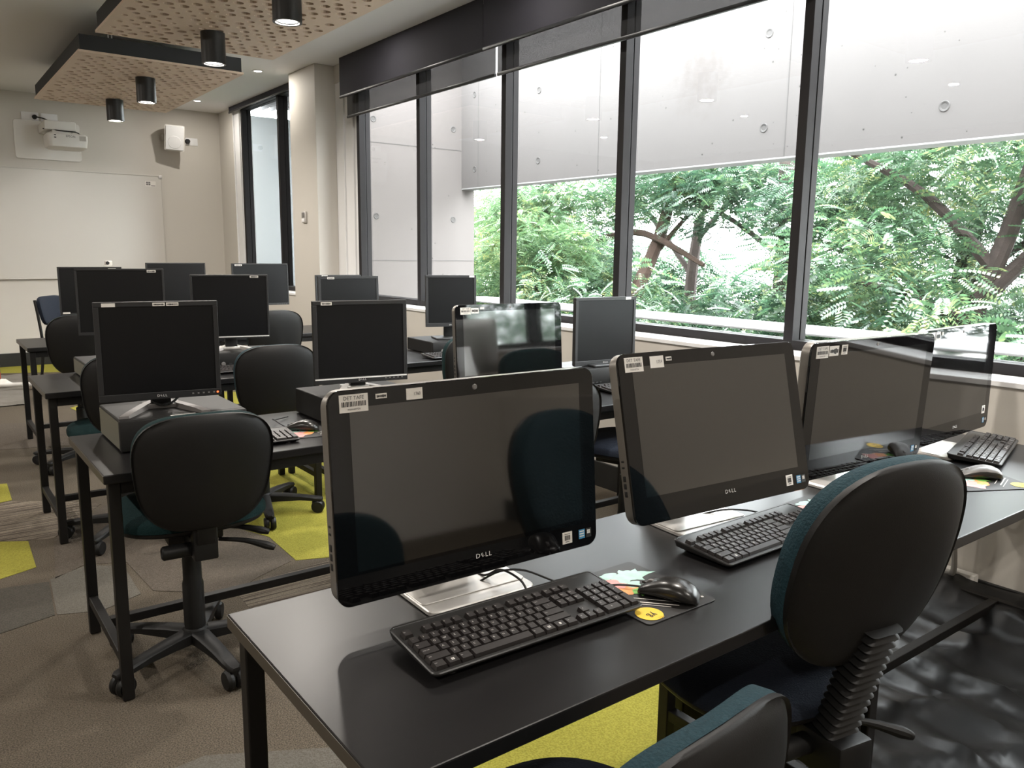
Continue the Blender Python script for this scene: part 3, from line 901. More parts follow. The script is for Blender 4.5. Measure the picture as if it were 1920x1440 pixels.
pj = thing('wall_projector', 'white short-throw projector on a wall plate above the whiteboard', 'projector', (1.50, 10.72, 2.60))
MB().rplate(0.66, 0.42, 0.03, 0, 0.02, 0.003, 0, T((-0.06, 0, -0.05)) @ FRONT).build('wall_plate', M['proj'], pj)
g = MB().bbox(-0.15, 0.16, -0.50, -0.02, 0.02, 0.12, r=0.015)
g.build('arm_cover', M['proj'], pj)
b1 = MB()
rings = []
for z, s1, s2 in ((-0.17, 0.16, 0.14), (-0.155, 0.19, 0.165), (-0.08, 0.20, 0.175), (-0.03, 0.20, 0.175), (-0.012, 0.185, 0.16)):
    rings.append([(x + 0.06, y - 0.40, z) for x, y in rrect(2 * s1, 2 * s2, 0.05)])
b1.loft(rings)
bd = b1.build('projector_body', M['proj'], pj)
MB().bbox(-0.08, 0.10, -0.50, -0.30, -0.015, 0.022, r=0.01).build('mount_block', M['proj'], pj)
MB().box(0.17, 0.235, -0.5772, -0.5745, -0.085, -0.035).build('speaker_grille', M['proj2'], pj, smooth=False)
g = MB().text('EPSON', 0.03, T((0.085, -0.5765, -0.045)) @ FRONT)
for z in (-0.04, -0.065): g.bbox(-0.075, -0.055, -0.578, -0.574, z - 0.005, z + 0.005, r=0.001)
g.build('lettering', M['black'], pj, smooth=False)
MB().tube([(-0.16, -0.45, 0.03), (0.0, -0.506, 0.015), (0.14, -0.506, 0.012), (0.19, -0.47, 0.0), (0.22, -0.42, -0.012)], 0.006, 8, sub=4).build('cord', M['cord'], pj)

so = thing('wall_socket', 'white double wall socket with a black plug above the projector', 'socket', (1.37, 10.72, 2.80))
for k, x in enumerate((-0.09, 0.10)):
    MB().bbox(x - 0.085, x + 0.085, -0.010, 0, -0.05, 0.05, r=0.003).build('plate', M['white'], so)
MB().cyl((-0.045, -0.010, 0.0), (-0.045, -0.045, 0), 0.026, 0.022, 16).build('plug', M['rubber'], so)
MB().tube([(-0.045, -0.04, 0), (0.03, -0.05, -0.01), (0.09, -0.045, -0.04), (0.11, -0.03, -0.10)], 0.007, 8, sub=4).build('cord', M['cord'], so)

sp = thing('wall_speaker', 'white box loudspeaker tilted down on the far wall', 'speaker', (2.78, 10.72, 2.70))
MB().bbox(-0.12, -0.06, -0.10, 0, -0.04, 0.04, r=0.006).bbox(-0.03, 0.03, -0.10, 0, -0.03, 0.03, r=0.006).build('bracket', M['proj2'], sp)
tilt = T((0, -0.15, 0)) @ RX(R(14)) @ RZ(R(-12))
g = MB(); rings = []
for y, s1, s2 in ((0.10, 0.075, 0.115), (0.0, 0.105, 0.145), (-0.075, 0.112, 0.152)):
    rings.append([tilt @ Vector((x, y, z)) for x, z in rrect(2 * s1, 2 * s2, 0.015)])
g.loft(rings).build('cabinet', M['proj'], sp)
g = MB().rplate(0.20, 0.28, 0.012, 0.0, 0.008, 0.002, 0, tilt @ T((0, -0.075, 0)) @ FRONT)
g.lathe([(0.075, 0.008), (0.072, 0.0105), (0.0005, 0.012)], 28, 0, tilt @ T((0.0, -0.075, -0.05)) @ FRONT)
g.build('front_grille', M['white'], sp)
s2 = thing('wall_socket', 'white wall socket with a black plug beside the loudspeaker', 'socket', (3.02, 10.72, 2.68))
MB().bbox(-0.075, 0.075, -0.010, 0, -0.045, 0.045, r=0.003).build('plate', M['white'], s2)
MB().cyl((-0.05, -0.01, 0), (-0.05, -0.05, 0), 0.03, 0.025, 16).build('plug', M['rubber'], s2)

th = thing('thermostat', 'small beige thermostat on the pillar', 'thermostat', (3.18, 7.585, 1.68))
MB().bbox(-0.022, 0, -0.045, 0.045, -0.055, 0.055, r=0.005).build('case', M['alu'], th)
MB().bbox(-0.026, -0.0215, -0.030, 0.030, -0.005, 0.042, r=0.001).build('display', M['grey'], th)
MB().bbox(-0.027, -0.0215, -0.030, 0.030, -0.048, -0.015, r=0.001).build('flap', M['white'], th)


# ------------------------------------------------------------------ desks
def desk(label, x0, x1, y0, y1, front=True, group='black laminate computer desks', zt=0.72, rz=0):
    cx, cy = (x0 + x1) / 2, (y0 + y1) / 2
    t = thing('desk', label, 'desk', (cx, cy, 0), rz, group)
    a, b = (x1 - x0) / 2, (y1 - y0) / 2
    g = MB().bbox(-a, a, -b, b, zt - 0.027, zt, r=0.0025)
    g.build('desktop', M['desk'], t, smooth=False)
    g = MB()
    g.box(-a - 0.0008, -a + 0.0002, -b + 0.002, b - 0.002, zt - 0.025, zt - 0.002)
    g.build('edge_band', M['edge'], t, smooth=False)
    q = 0.034
    lx, ly = a - 0.03, b - 0.035
    for sx in (-1, 1):
        for sy in (-1, 1):
            x, y = sx * lx, sy * ly
            MB().bbox(x - q / 2, x + q / 2, y - q / 2, y + q / 2, 0.003, zt - 0.027, r=0.003).build('leg', M['leg'], t, smooth=False)
    for sx in (-1, 1):
        MB().bbox(sx * lx - 0.014, sx * lx + 0.014, -ly + q / 2, ly - q / 2, 0.115, 0.145, r=0.002).build('side_rail', M['leg'], t, smooth=False)
    MB().bbox(-lx + 0.014, lx - 0.014, 0.02, 0.05, 0.115, 0.145, r=0.002).build('long_rail', M['leg'], t, smooth=False)
    for sy in ((-1, 1) if front else (1,)):
        MB().bbox(-lx + q / 2, lx - q / 2, sy * ly - 0.012, sy * ly + 0.012, zt - 0.067, zt - 0.027, r=0.002).build('apron', M['leg'], t, smooth=False)
    return t


ROWS = [(0.795, 1.385), (2.475, 3.080), (4.060, 4.680), (5.960, 6.590)]
XL = [0.410, 0.405, 0.455, 0.590]
wh = ['front', 'second', 'third', 'back']
for i, (y0, y1) in enumerate(ROWS):
    xm = XL[i] + (3.10 - XL[i]) * (0.442 if i == 0 else 0.5)
    lab = [('black desk nearest the camera, under the large glossy all-in-one screen', 'black desk by the window holding two glossy screens, behind the teal chair'),
           ('black desk in the second row, left half, with a tower case laid flat on it', 'black desk in the second row beside the window'),
           ('black desk in the third row from the camera, its left end by the rotated chair', 'black desk in the third row beside the window, a flat case on it'),
           ('black desk in the row nearest the whiteboard, left end in view', 'black desk in the row nearest the whiteboard, near the pillar')][i]
    desk(lab[0], XL[i], xm - 0.002, y0, y1, i > 0)
    desk(lab[1], xm + 0.002, 3.10, y0 + (-0.02 if i == 1 else 0), y1, i > 0)


# ------------------------------------------------------------------ chairs
def se(a, e):
    c, s_ = math.cos(a), math.sin(a)
    return (sgn(c) * abs(c) ** (2 / e), sgn(s_) * abs(s_) ** (2 / e))


def pad(a, b, tf, tb, e=3.0, taper=0.0, bow=0.0, roll=0.0, n=44, edge=0.35):
    """closed cushion: outline superellipse a x b in local XZ (taper widens the top), tf thick towards +Y, tb towards -Y"""
    g = MB()
    rings = []

    def ring(r, side):
        out = []
        for i in range(n):
            ux, uz = se(2 * PI * i / n, e)
            x, z = a * r * ux, b * r * uz
            x *= 1 + taper * z / b
            prof = max(0.0, 1 - r ** 5) ** 0.5
            y = (tf * (edge + (1 - edge) * prof) if side > 0 else -tb * (edge + (1 - edge) * prof))
            if r >= 0.999: y = 0
            y += bow * (x / a) ** 2 + roll * (z / b) ** 2
            out.append((x, y, z))
        return out
    fr = [0.02, 0.3, 0.55, 0.75, 0.88, 0.95, 0.985]
    for r in fr: rings.append(ring(r, 1))
    rings.append([(p[0] * 1.008, p[1] * 0.6, p[2] * 1.008) for p in ring(0.998, 1)])
    rings.append([(p[0] * 1.008, p[1] * 0.6, p[2] * 1.008) for p in ring(0.998, -1)])
    for r in reversed(fr): rings.append(ring(r, -1))
    g.loft(rings)
    return g


BW, BH = 0.195, 0.185


def chair_meshes():
    if 'seat' in MC: return
    XZ_to_XY = RX(-PI / 2)
    MC['seat'] = {}
    for k in ('teal', 'teal2', 'navy'):
        g = pad(0.235, 0.22, 0.045, 0.004, 2.6, -0.04, n=48); g.v = [(x, z, y) for x, y, z in g.v]; g.f = [tuple(reversed(f)) for f in g.f]
        MC['seat'][k] = g.mesh('seat', M[k], ang=50)
    g = pad(0.230, 0.215, 0.004, 0.024, 2.6, -0.04, n=48); g.v = [(x, z, y) for x, y, z in g.v]; g.f = [tuple(reversed(f)) for f in g.f]
    MC['seat_shell'] = g.mesh('seat_shell', M['shell'], ang=50)
    MC['bshell2'] = pad(BW, BH * 1.054, 0.002, 0.030, 2.4, 0.0, 0.035, 0.012, n=56).mesh('backrest_shell', M['shell'], ang=60)
    MC['bcush2'] = pad(BW - 0.001, BH * 1.054 - 0.001, 0.040, 0.002, 2.4, 0.0, 0.035, 0.012, n=56).mesh('backrest_cushion', M['teal'], ang=60)
    MC['bshell'] = pad(BW, BH, 0.002, 0.030, 3.0, 0.10, 0.035, 0.012, n=56).mesh('backrest_shell', M['shell'], ang=60)
    MC['bcush'] = {k: pad(BW - 0.001, BH - 0.001, 0.040, 0.002, 3.0, 0.10, 0.035, 0.012, n=56).mesh('backrest_cushion', M[k], ang=60) for k in ('teal', 'teal2')}
    g = MB().bbox(-0.085, 0.085, -0.10, 0.12, -0.05, 0.0, r=0.008)
    g.bbox(-0.035, 0.035, -0.20, -0.08, -0.060, -0.005, r=0.008)
    MC['mech'] = g.mesh('tilt_mechanism', M['rubber'])
    MC['column'] = MB().lathe([(0.0005, 0.075), (0.034, 0.075), (0.034, 0.215), (0.030, 0.225), (0.030, 0.30), (0.020, 0.305), (0.020, 0.385), (0.0005, 0.385)], 24).mesh('gas_column', M['rubber'])
    g = MB().lathe([(0.0005, 0.065), (0.038, 0.062), (0.045, 0.08), (0.042, 0.105), (0.036, 0.112), (0.0005, 0.112)], 24)
    MC['hub'] = g.mesh('hub', M['shell'])
    g = MB(); rings = []
    for x, hw_, zt_, zb_ in ((0.03, 0.030, 0.106, 0.066), (0.10, 0.027, 0.104, 0.070), (0.19, 0.024, 0.097, 0.072), (0.255, 0.023, 0.088, 0.068), (0.295, 0.021, 0.084, 0.068), (0.306, 0.012, 0.080, 0.070)):
        rings.append([(x, -hw_, zb_), (x, hw_, zb_), (x, hw_, zt_ - 0.006), (x, hw_ * 0.7, zt_), (x, -hw_ * 0.7, zt_), (x, -hw_, zt_ - 0.006)])
    g.loft(rings)
    MC['arm'] = g.mesh('base_arm', M['shell'], ang=40)
    g = MB()
    for s_ in (-1, 1):
        g.lathe([(0.0005, 0.0), (0.025, 0.0), (0.032, 0.005), (0.0335, 0.014), (0.028, 0.025), (0.0005, 0.026)], 22, 0, T((0.280, s_ * 0.003, 0.034)) @ RX(-s_ * PI / 2))
    g.bbox(0.250, 0.300, -0.012, 0.012, 0.045, 0.072, r=0.006)
    MC['caster'] = g.mesh('caster', M['rubber'])
    g = MB().tube([(0.05, -0.02, -0.03), (0.13, -0.03, -0.035), (0.20, -0.045, -0.05), (0.225, -0.05, -0.058)], [0.006, 0.008, 0.013, 0.008], 10, sub=3)
    MC['lever'] = g.mesh('lever', M['rubber'])
    MC['knob'] = MB().lathe([(0.0005, 0), (0.019, 0.0), (0.022, 0.006), (0.022, 0.085), (0.017, 0.09), (0.014, 0.086), (0.0005, 0.084)], 20, 0, T((-0.03, -0.19, -0.033)) @ RY(-PI / 2)).mesh('knob', M['rubber'])


def task_chair(label, back, face, bz, seat_z=0.455, fab='teal', seatfab=None, base_rot=0.0, bellows=False, off=0.30, tilt=0.12, bscale=1.0):
    """back = (x, y) of the backrest centre; face = degrees clockwise from +Y; bz = height of the backrest centre"""
    chair_meshes()
    f = R(face)
    hub = (back[0] + off * math.sin(f), back[1] + off * math.cos(f))
    t = thing('office_chair', label, 'chair', (*hub, 0), -f, 'office swivel chairs')
    put('seat', MC['seat'][seatfab or fab], t, (0, 0.015, seat_z))
    put('seat_shell', MC['seat_shell'], t, (0, 0.015, seat_z - 0.005))
    bs = put('backrest_shell', MC['bshell2' if bellows else 'bshell'], t, (0, -off, bz), (tilt, 0, 0)); bs.scale = (bscale,) * 3
    bc = put('backrest_cushion', MC['bcush2'] if bellows else MC['bcush'][fab], t, (0, -off + 0.004, bz), (tilt, 0, 0)); bc.scale = (bscale,) * 3
    put('tilt_mechanism', MC['mech'], t, (0, 0, seat_z - 0.028))
    zc = (seat_z - 0.04) / 0.385
    c = put('gas_column', MC['column'], t); c.scale = (1, 1, zc)
    z0, z1 = seat_z - 0.06, bz - 0.06
    yb = -off - 0.032 + tilt * 0.06
    if bellows:
        g = MB()
        n = 15
        p0, p1 = Vector((0, -0.215, z0 + 0.02)), Vector((0, -off + 0.005, bz - BH * 0.62))
        q = (p1 - p0).to_track_quat('Z', 'X')
        L_ = (p1 - p0).length
        rings = []
        for k in range(n * 2 + 1):
            s_ = 0.021 if k % 2 else 0.030
            rings.append([p0 + q @ Vector((y * s_ / 0.03, x * s_ / 0.03, L_ * k / (2 * n))) for x, y in rrect(0.088, 0.056, 0.014, 3)])
        g.loft(rings)
        g.build('bellows', M['rubber'], t, ang=20)
        MB().bbox(-0.045, 0.045, -0.275, -0.16, z0 - 0.055, z0 + 0.03, r=0.008).build('back_bracket', M['rubber'], t)
    else:
        g = MB().bbox(-0.036, 0.036, -0.245, -0.195, z0 - 0.03, z0 + 0.085, r=0.006)
        g.build('back_bracket', M['rubber'], t)
        g = MB()
        rings = [[(x, y + dy, z) for x, y in rrect(0.056, 0.018, 0.004, 2)] for dy, z in ((-0.225, z0), (-0.25, z0 + 0.05), (-off + 0.035, bz - BH * 0.8), (-off + 0.0, bz - BH * 0.45))]
        g.loft(rings)
        g.build('back_bar', M['rubber'], t)
    put('knob', MC['knob'], t, (0, 0, seat_z - 0.03))
    for k in range(2):
        put('lever', MC['lever'], t, (0.02, -0.02 - 0.09 * k, seat_z - 0.02 - 0.012 * k), (0, 0, -0.25 - 0.15 * k))
    put('hub', MC['hub'], t)
    for k in range(5):
        a = base_rot + k * 2 * PI / 5
        put('base_arm', MC['arm'], t, (0, 0, 0), (0, 0, a))
        put('caster', MC['caster'], t, (0, 0, 0), (0, 0, a))
    return t


task_chair('black-backed swivel chair at the second-row desk, fully in view with its five-star base', (0.660, 2.36), 3.9, 0.714, 0.515, 'teal2', 'teal2', base_rot=R(-79), tilt=0.2)
task_chair('large teal and black swivel chair with a ribbed back post, at the nearest desk', (1.385, 0.692), 10.5, 0.809, 0.47, 'teal', 'navy', base_rot=R(20), bellows=True, bscale=1.09, tilt=0.22)
task_chair('teal-cushioned chair cut off by the bottom edge of the photo', (0.729, 0.55), -4.8, 0.634, 0.455, 'teal', 'navy', base_rot=R(10), off=0.235, tilt=0.10)
task_chair('black-backed chair between the two square monitors of the second row, at the third-row desk', (1.39, 3.70), 2, 0.735, 0.50, 'teal', 'teal2', base_rot=R(-30))
task_chair('chair mostly hidden behind the large square monitor, its dark green seat sticking out left', (0.755, 3.76), 2, 0.73, 0.52, 'teal2', base_rot=R(15))
task_chair('black-backed chair at the left end of the back-row desk', (0.82, 5.30), 0, 0.79, 0.51, 'teal2', base_rot=R(5))
task_chair('dark chair at the back-row desk, half hidden by the silver-edged monitor', (2.035, 5.42), 0, 0.765, 0.50, 'teal2', base_rot=R(25))
task_chair('chair whose curved left edge shows behind the far glossy all-in-one screen', (2.57, 3.75), -3, 0.72, 0.50, 'teal2', base_rot=R(40))
task_chair('chair in the second row whose rounded right edge shows past the nearest screen', (1.885, 2.20), 6, 0.72, 0.50, 'teal2', 'navy', base_rot=R(12))
task_chair('chair almost hidden by the tilted screen, its navy seat showing in the gap before it', (2.68, 2.25), -18, 0.74, 0.50, 'teal2', 'navy', base_rot=R(30))

# plain four-legged chair near the whiteboard
vc = thing('visitor_chair', 'navy four-legged chair by the whiteboard wall', 'chair', (1.20, 8.15, 0), R(232))
g = pad(0.20, 0.13, 0.022, 0.018, 4.0, 0.05, 0.03, n=40)
MB_ = g.build('backrest', M['navy'], vc, loc=(0, -0.22, 0.80), rot=(0.16, 0, 0), ang=60)
g = pad(0.22, 0.215, 0.03, 0.02, 3.6, 0, n=40); g.v = [(x, z, y) for x, y, z in g.v]; g.f = [tuple(reversed(f)) for f in g.f]
g.build('seat', M['navy'], vc, loc=(0, 0, 0.45), ang=60)
for sx in (-1, 1):
    MB().tube([(sx * 0.20, -0.235, 0.90), (sx * 0.205, -0.205, 0.70), (sx * 0.21, -0.19, 0.46), (sx * 0.215, -0.25, 0.012)], 0.012, 8, sub=3).build('leg', M['leg'], vc)
    MB().tube([(sx * 0.21, 0.19, 0.45), (sx * 0.215, 0.22, 0.012)], 0.012, 8).build('leg', M['leg'], vc)


# ------------------------------------------------------------------ computers
def logo(g, size, Mx, mi=0):
    """the maker's four letters, the second one tilted"""
    s = size
    g.text('D', s, Mx @ T((-1.02 * s, 0, 0)), mi, 1.1)
    g.text('E', s * 0.86, Mx @ T((-0.22 * s, 0, 0)) @ RZ(R(32)), mi, 1.0)
    g.text('L', s, Mx @ T((0.52 * s, 0, 0)), mi, 1.1)
    g.text('L', s, Mx @ T((1.16 * s, 0, 0)), mi, 1.1)
    return g


def sticker(parent, x, z, wd, ht, kind, y=-0.0006, seed=0, mats=None):
    g = MB()
    g.box(x - wd / 2, x + wd / 2, y - 0.0004, y + 0.0004, z - ht / 2, z + ht / 2)
    F = T((x, y - 0.0007, z)) @ FRONT
    rnd = random.Random(seed)

    def bars(zc, h, x0, x1):
        xx = x0
        while xx < x1:
            b_ = rnd.choice((0.022, 0.03, 0.045)) * wd
            g.box(x + xx, x + min(xx + b_, x1), y - 0.0007, y - 0.0003, z + zc - h / 2, z + zc + h / 2, 1)
            xx += b_ + rnd.choice((0.02, 0.03)) * wd
    if kind == 'asset':
        g.text('DET TAFE', ht * 0.30, F @ T((0, ht * 0.30, 0)), 1, 0.95)
        bars(-ht * 0.04, ht * 0.28, -wd * 0.42, wd * 0.42)
        g.text('W00004077ZN', ht * 0.15, F @ T((0, -ht * 0.34, 0)), 1, 0.8)
    elif kind == 'bar':
        bars(0.0, ht * 0.42, -wd * 0.28, wd * 0.28)
        g.box(x - wd * 0.3, x + wd * 0.3, y - 0.0007, y - 0.0003, z + ht * 0.30, z + ht * 0.34, 1)
        g.box(x - wd * 0.2, x + wd * 0.2, y - 0.0007, y - 0.0003, z - ht * 0.36, z - ht * 0.31, 1)
    elif kind == 'dash':
        xx = -wd * 0.4
        while xx < wd * 0.38:
            b_ = rnd.uniform(0.04, 0.12) * wd
            hh_ = ht * rnd.uniform(0.16, 0.32)
            g.box(x + xx, x + min(xx + b_, wd * 0.42), y - 0.0007, y - 0.0003, z - hh_, z + hh_ * 0.8, 1)
            xx += b_ + 0.02 * wd
    elif kind and kind != 'blank':
        g.text(kind, ht * 0.42, F @ T((wd * 0.16, 0, 0)), 1, 0.8)
    return g.build('sticker', mats or [M['label'], M['black']], parent, smooth=False)


AW, AH = 0.575, 0.370


def aio_meshes():
    if 'aio_glass' in MC: return
    MC['aio_glass'] = MB().rplate(AW, AH, 0.024, -0.007, 0.0, 0.0012, 0, FRONT, 7).mesh('bezel', M['gloss'])
    MC['aio_lcd'] = MB().box(-0.2495, 0.2495, -0.0003, 0.001, -0.127, 0.155).mesh('screen', M['lcd'], False)
    g = MB()
    rings = []
    for y, i_ in ((0.0072, 0.001), (0.012, 0.0), (0.030, 0.0), (0.036, 0.006), (0.052, 0.05), (0.058, 0.075)):
        rings.append([(x, y, z) for x, z in reversed(rrect(AW - 2 * i_, AH - 2 * i_, max(0.024, 0.03), 7))])
    g.loft(rings)
    MC['aio_back'] = g.mesh('rear_shell', M['alurim'])
    MC['aio_logo'] = logo(MB(), 0.0125, T((0.005, -0.0008, -0.150)) @ FRONT).mesh('logo', M['logo'], False)
    MC['aio_cam'] = MB().lathe([(0.0005, 0.0012), (0.0045, 0.0012), (0.0055, 0.0)], 20, 0, T((0, 0, 0.169)) @ FRONT).mesh('webcam_lens', M['grey'])
    g = MB()
    for k, z in enumerate((-0.045, -0.058, -0.082, -0.098, -0.115)):
        g.bbox(-AW / 2 - 0.0012, -AW / 2 + 0.002, 0.016, 0.024, z - (0.006 if k > 1 else 0.002), z + (0.006 if k > 1 else 0.002), r=0.0008)
    MC['aio_ports'] = g.mesh('side_ports', [M['black']])
    g = MB()
    g.rplate(0.235, 0.19, 0.020, 0.0, 0.010, 0.002, 0)
    g.rplate(0.232, 0.152, 0.010, 0.0102, 0.0125, 0.001, 0, T((0, 0.018, 0)))
    MC['aio_foot'] = g.mesh('foot', M['silver'])
    g = MB()
    rings = [[(x, yy, zz + 0.0) for x in (0,)] for yy, zz in ((0, 0),)]
    g.loft([[(x, y + dy, z) for x, y in rrect(wd_, 0.020, 0.006, 3)] for dy, z, wd_ in ((0.150, 0.010, 0.15), (0.145, 0.06, 0.13), (0.10, 0.16, 0.12), (0.072, 0.24, 0.12))])
    MC['aio_neck'] = g.mesh('neck', M['silver'])


def aio(label, c, yaw, tilt, stickers, foot=(0.0, 0.04), base=0.72):
    aio_meshes()
    t = thing('all_in_one_computer', label, 'computer', (c[0], c[1], base), R(yaw), 'glossy black all-in-one computers')
    rot = (-R(tilt), 0, 0)
    z = c[2] - base
    p = put('bezel', MC['aio_glass'], t, (0, 0, z), rot)
    put('screen', MC['aio_lcd'], p); put('logo', MC['aio_logo'], p); put('webcam_lens', MC['aio_cam'], p)
    rs = put('rear_shell', MC['aio_back'], t, (0, 0, z), rot)
    put('side_ports', MC['aio_ports'], rs)
    for a in stickers: sticker(p, *a[:5], seed=int(a[0] * 1000) + int(c[0] * 100), mats=a[5] if len(a) > 5 else None)
    g = MB()
    for k in range(3): g.box(0.2462 - 0.006, 0.2462 + 0.006, -0.0012, -0.0004, -0.163 + 0.005 * k, -0.1605 + 0.005 * k, 1)
    g.box(0.2385, 0.2545, -0.0009, -0.0002, -0.167, -0.148, 0)
    g.build('maker_sticker', [M['blue'], M['label']], p, smooth=False)
    g = MB()
    g.box(0.2575, 0.2715, -0.0009, -0.0002, -0.167, -0.148, 0)
    for i in (0, 1):
        for j in (0, 1): g.box(0.2605 + 0.0042 * i, 0.2642 + 0.0042 * i, -0.0012, -0.0004, -0.159 + 0.0042 * j, -0.1553 + 0.0042 * j, 1)
    g.build('system_sticker', [M['black'], M['label']], p, smooth=False)
    put('foot', MC['aio_foot'], t, (foot[0], foot[1], 0.0))
    put('neck', MC['aio_neck'], t, (0, foot[1] - 0.06, 0.0))
    return t


aio('nearest and largest glossy all-in-one computer, numbered 1760 on a sticker', (0.822, 1.188, 0.955), -1.6, 4.7,
    [(-0.241, 0.1625, 0.052, 0.030, 'asset'), (-0.190, 0.170, 0.021, 0.0085, 'dash'), (-0.126, 0.168, 0.032, 0.020, '1760'), (0.208, -0.158, 0.025, 0.024, 'bar')], (-0.005, 0.055))
aio('glossy all-in-one computer behind the desk chair, second from the left along the nearest desks', (1.479, 1.151, 0.977), -4.2, 13.0,
    [(-0.243, 0.160, 0.052, 0.032, 'asset'), (-0.176, 0.162, 0.040, 0.026, '1759'), (-0.140, 0.167, 0.017, 0.009, 'dash'), (0.212, -0.155, 0.024, 0.026, 'bar')], (0.02, 0.085))
aio('glossy all-in-one computer with a mouse mirrored in its screen, third along the nearest desks', (2.100, 1.135, 0.966), -3.3, -2.6,
    [(-0.243, 0.160, 0.050, 0.031, 'asset'), (-0.195, 0.161, 0.040, 0.026, 'dash'), (-0.150, 0.162, 0.026, 0.026, 'bar')], (0.02, 0.05))
aio('glossy all-in-one computer nearest the window on the nearest desks, mirroring the window', (2.760, 1.195, 0.960), 3.0, 0.0,
    [(-0.246, 0.163, 0.052, 0.033, 'blank'), (-0.198, 0.166, 0.033, 0.026, 'dash'), (-0.165, 0.172, 0.012, 0.010, 'blank'), (0.238, -0.118, 0.026, 0.028, 'bar')], (0.0, 0.05))
aio('glossy all-in-one computer in the second row, a band of window light across it', (2.175, 2.885, 0.955), -3, 4.0,
    [(-0.236, 0.158, 0.052, 0.030, 'asset'), (-0.188, 0.158, 0.038, 0.024, 'dash'), (-0.150, 0.168, 0.020, 0.009, 'blank')], (0.0, 0.05))


def pc(label, x0, x1, y0, y1, h, rz=0, side=True, z=0.72, extra=None):
    cx, cy = (x0 + x1) / 2, (y0 + y1) / 2
    a, b = (x1 - x0) / 2, (y1 - y0) / 2
    t = thing('desktop_computer', label, 'computer', (cx, cy, z), rz, 'desktop computers lying flat under monitors')
    MB().bbox(-a + 0.004, a - 0.001, -b + 0.022, b, 0.004, h, r=0.004).build('case', M['pc'], t, smooth=False)
    if side: MB().box(-a + 0.0025, -a + 0.0042, -b + 0.03, b - 0.008, 0.008, h - 0.008).build('side_plate', M['pcside'], t, smooth=False)
    MB().bbox(-a, a, -b, -b + 0.024, 0.004, h, r=0.006).build('front_panel', M['pc'], t)
    g = MB().bbox(0.02, a - 0.03, -b - 0.0015, -b + 0.003, h * 0.55, h * 0.78, r=0.001).bbox(0.02, a - 0.03, -b - 0.0015, -b + 0.003, h * 0.28, h * 0.46, r=0.001)
    g.build('drive_slot', M['mon'], t, smooth=False)
    MB().lathe([(0.0005, 0.004), (0.010, 0.004), (0.012, 0.0)], 18, 0, T((-a + 0.07, -b, h * 0.3)) @ FRONT).build('power_button', M['grey'], t)
    g = MB()
    for k in range(3): g.bbox(-a + 0.10 + 0.025 * k, -a + 0.115 + 0.025 * k, -b - 0.001, -b + 0.003, h * 0.26, h * 0.34, r=0.0008)
    g.build('front_ports', M['gasket'], t, smooth=False)
    for fx in (-1, 1):
        for fy in (-1, 1): MB().cyl((fx * (a - 0.04), fy * (b - 0.04), 0), (fx * (a - 0.04), fy * (b - 0.04), 0.005), 0.012, n=10).build('foot', M['rubber'], t)
    if extra: extra(t, a, b, h)
    return t


def pcA(t, a, b, h):
    MB().box(-0.045, 0.035, -b + 0.004, -b + 0.018, h, h + 0.0006).build('sticker', M['label'], t, smooth=False)


pc('flat black computer case under the large square monitor with a red light', 0.500, 0.905, 2.715, 3.06, 0.105, extra=pcA)
pc('flat black computer case behind the nearest screen, under the second square monitor', 1.210, 1.610, 2.68, 3.05, 0.100, side=False)


def pcC(t, a, b, h):
    MB().bbox(0.085, 0.092, -b - 0.003, -b + 0.002, h * 0.42, h * 0.78, r=0.001).build('red_light', M['red'], t, smooth=False)


pc('flat computer case with a red mark on its front, third row', 1.28, 1.68, 4.40, 4.67, 0.085, side=False, extra=pcC)
pc('flat computer case with its ported end showing, third row by the window', 2.62, 3.02, 4.26, 4.64, 0.082, R(-4), side=False)
pc('flat computer case under the square monitor in the second row by the window', 2.50, 2.90, 2.80, 3.06, 0.100, side=False)
pc('flat computer case under the wide monitor at the left end of the third row', 0.66, 1.06, 4.30, 4.66, 0.085, side=True)


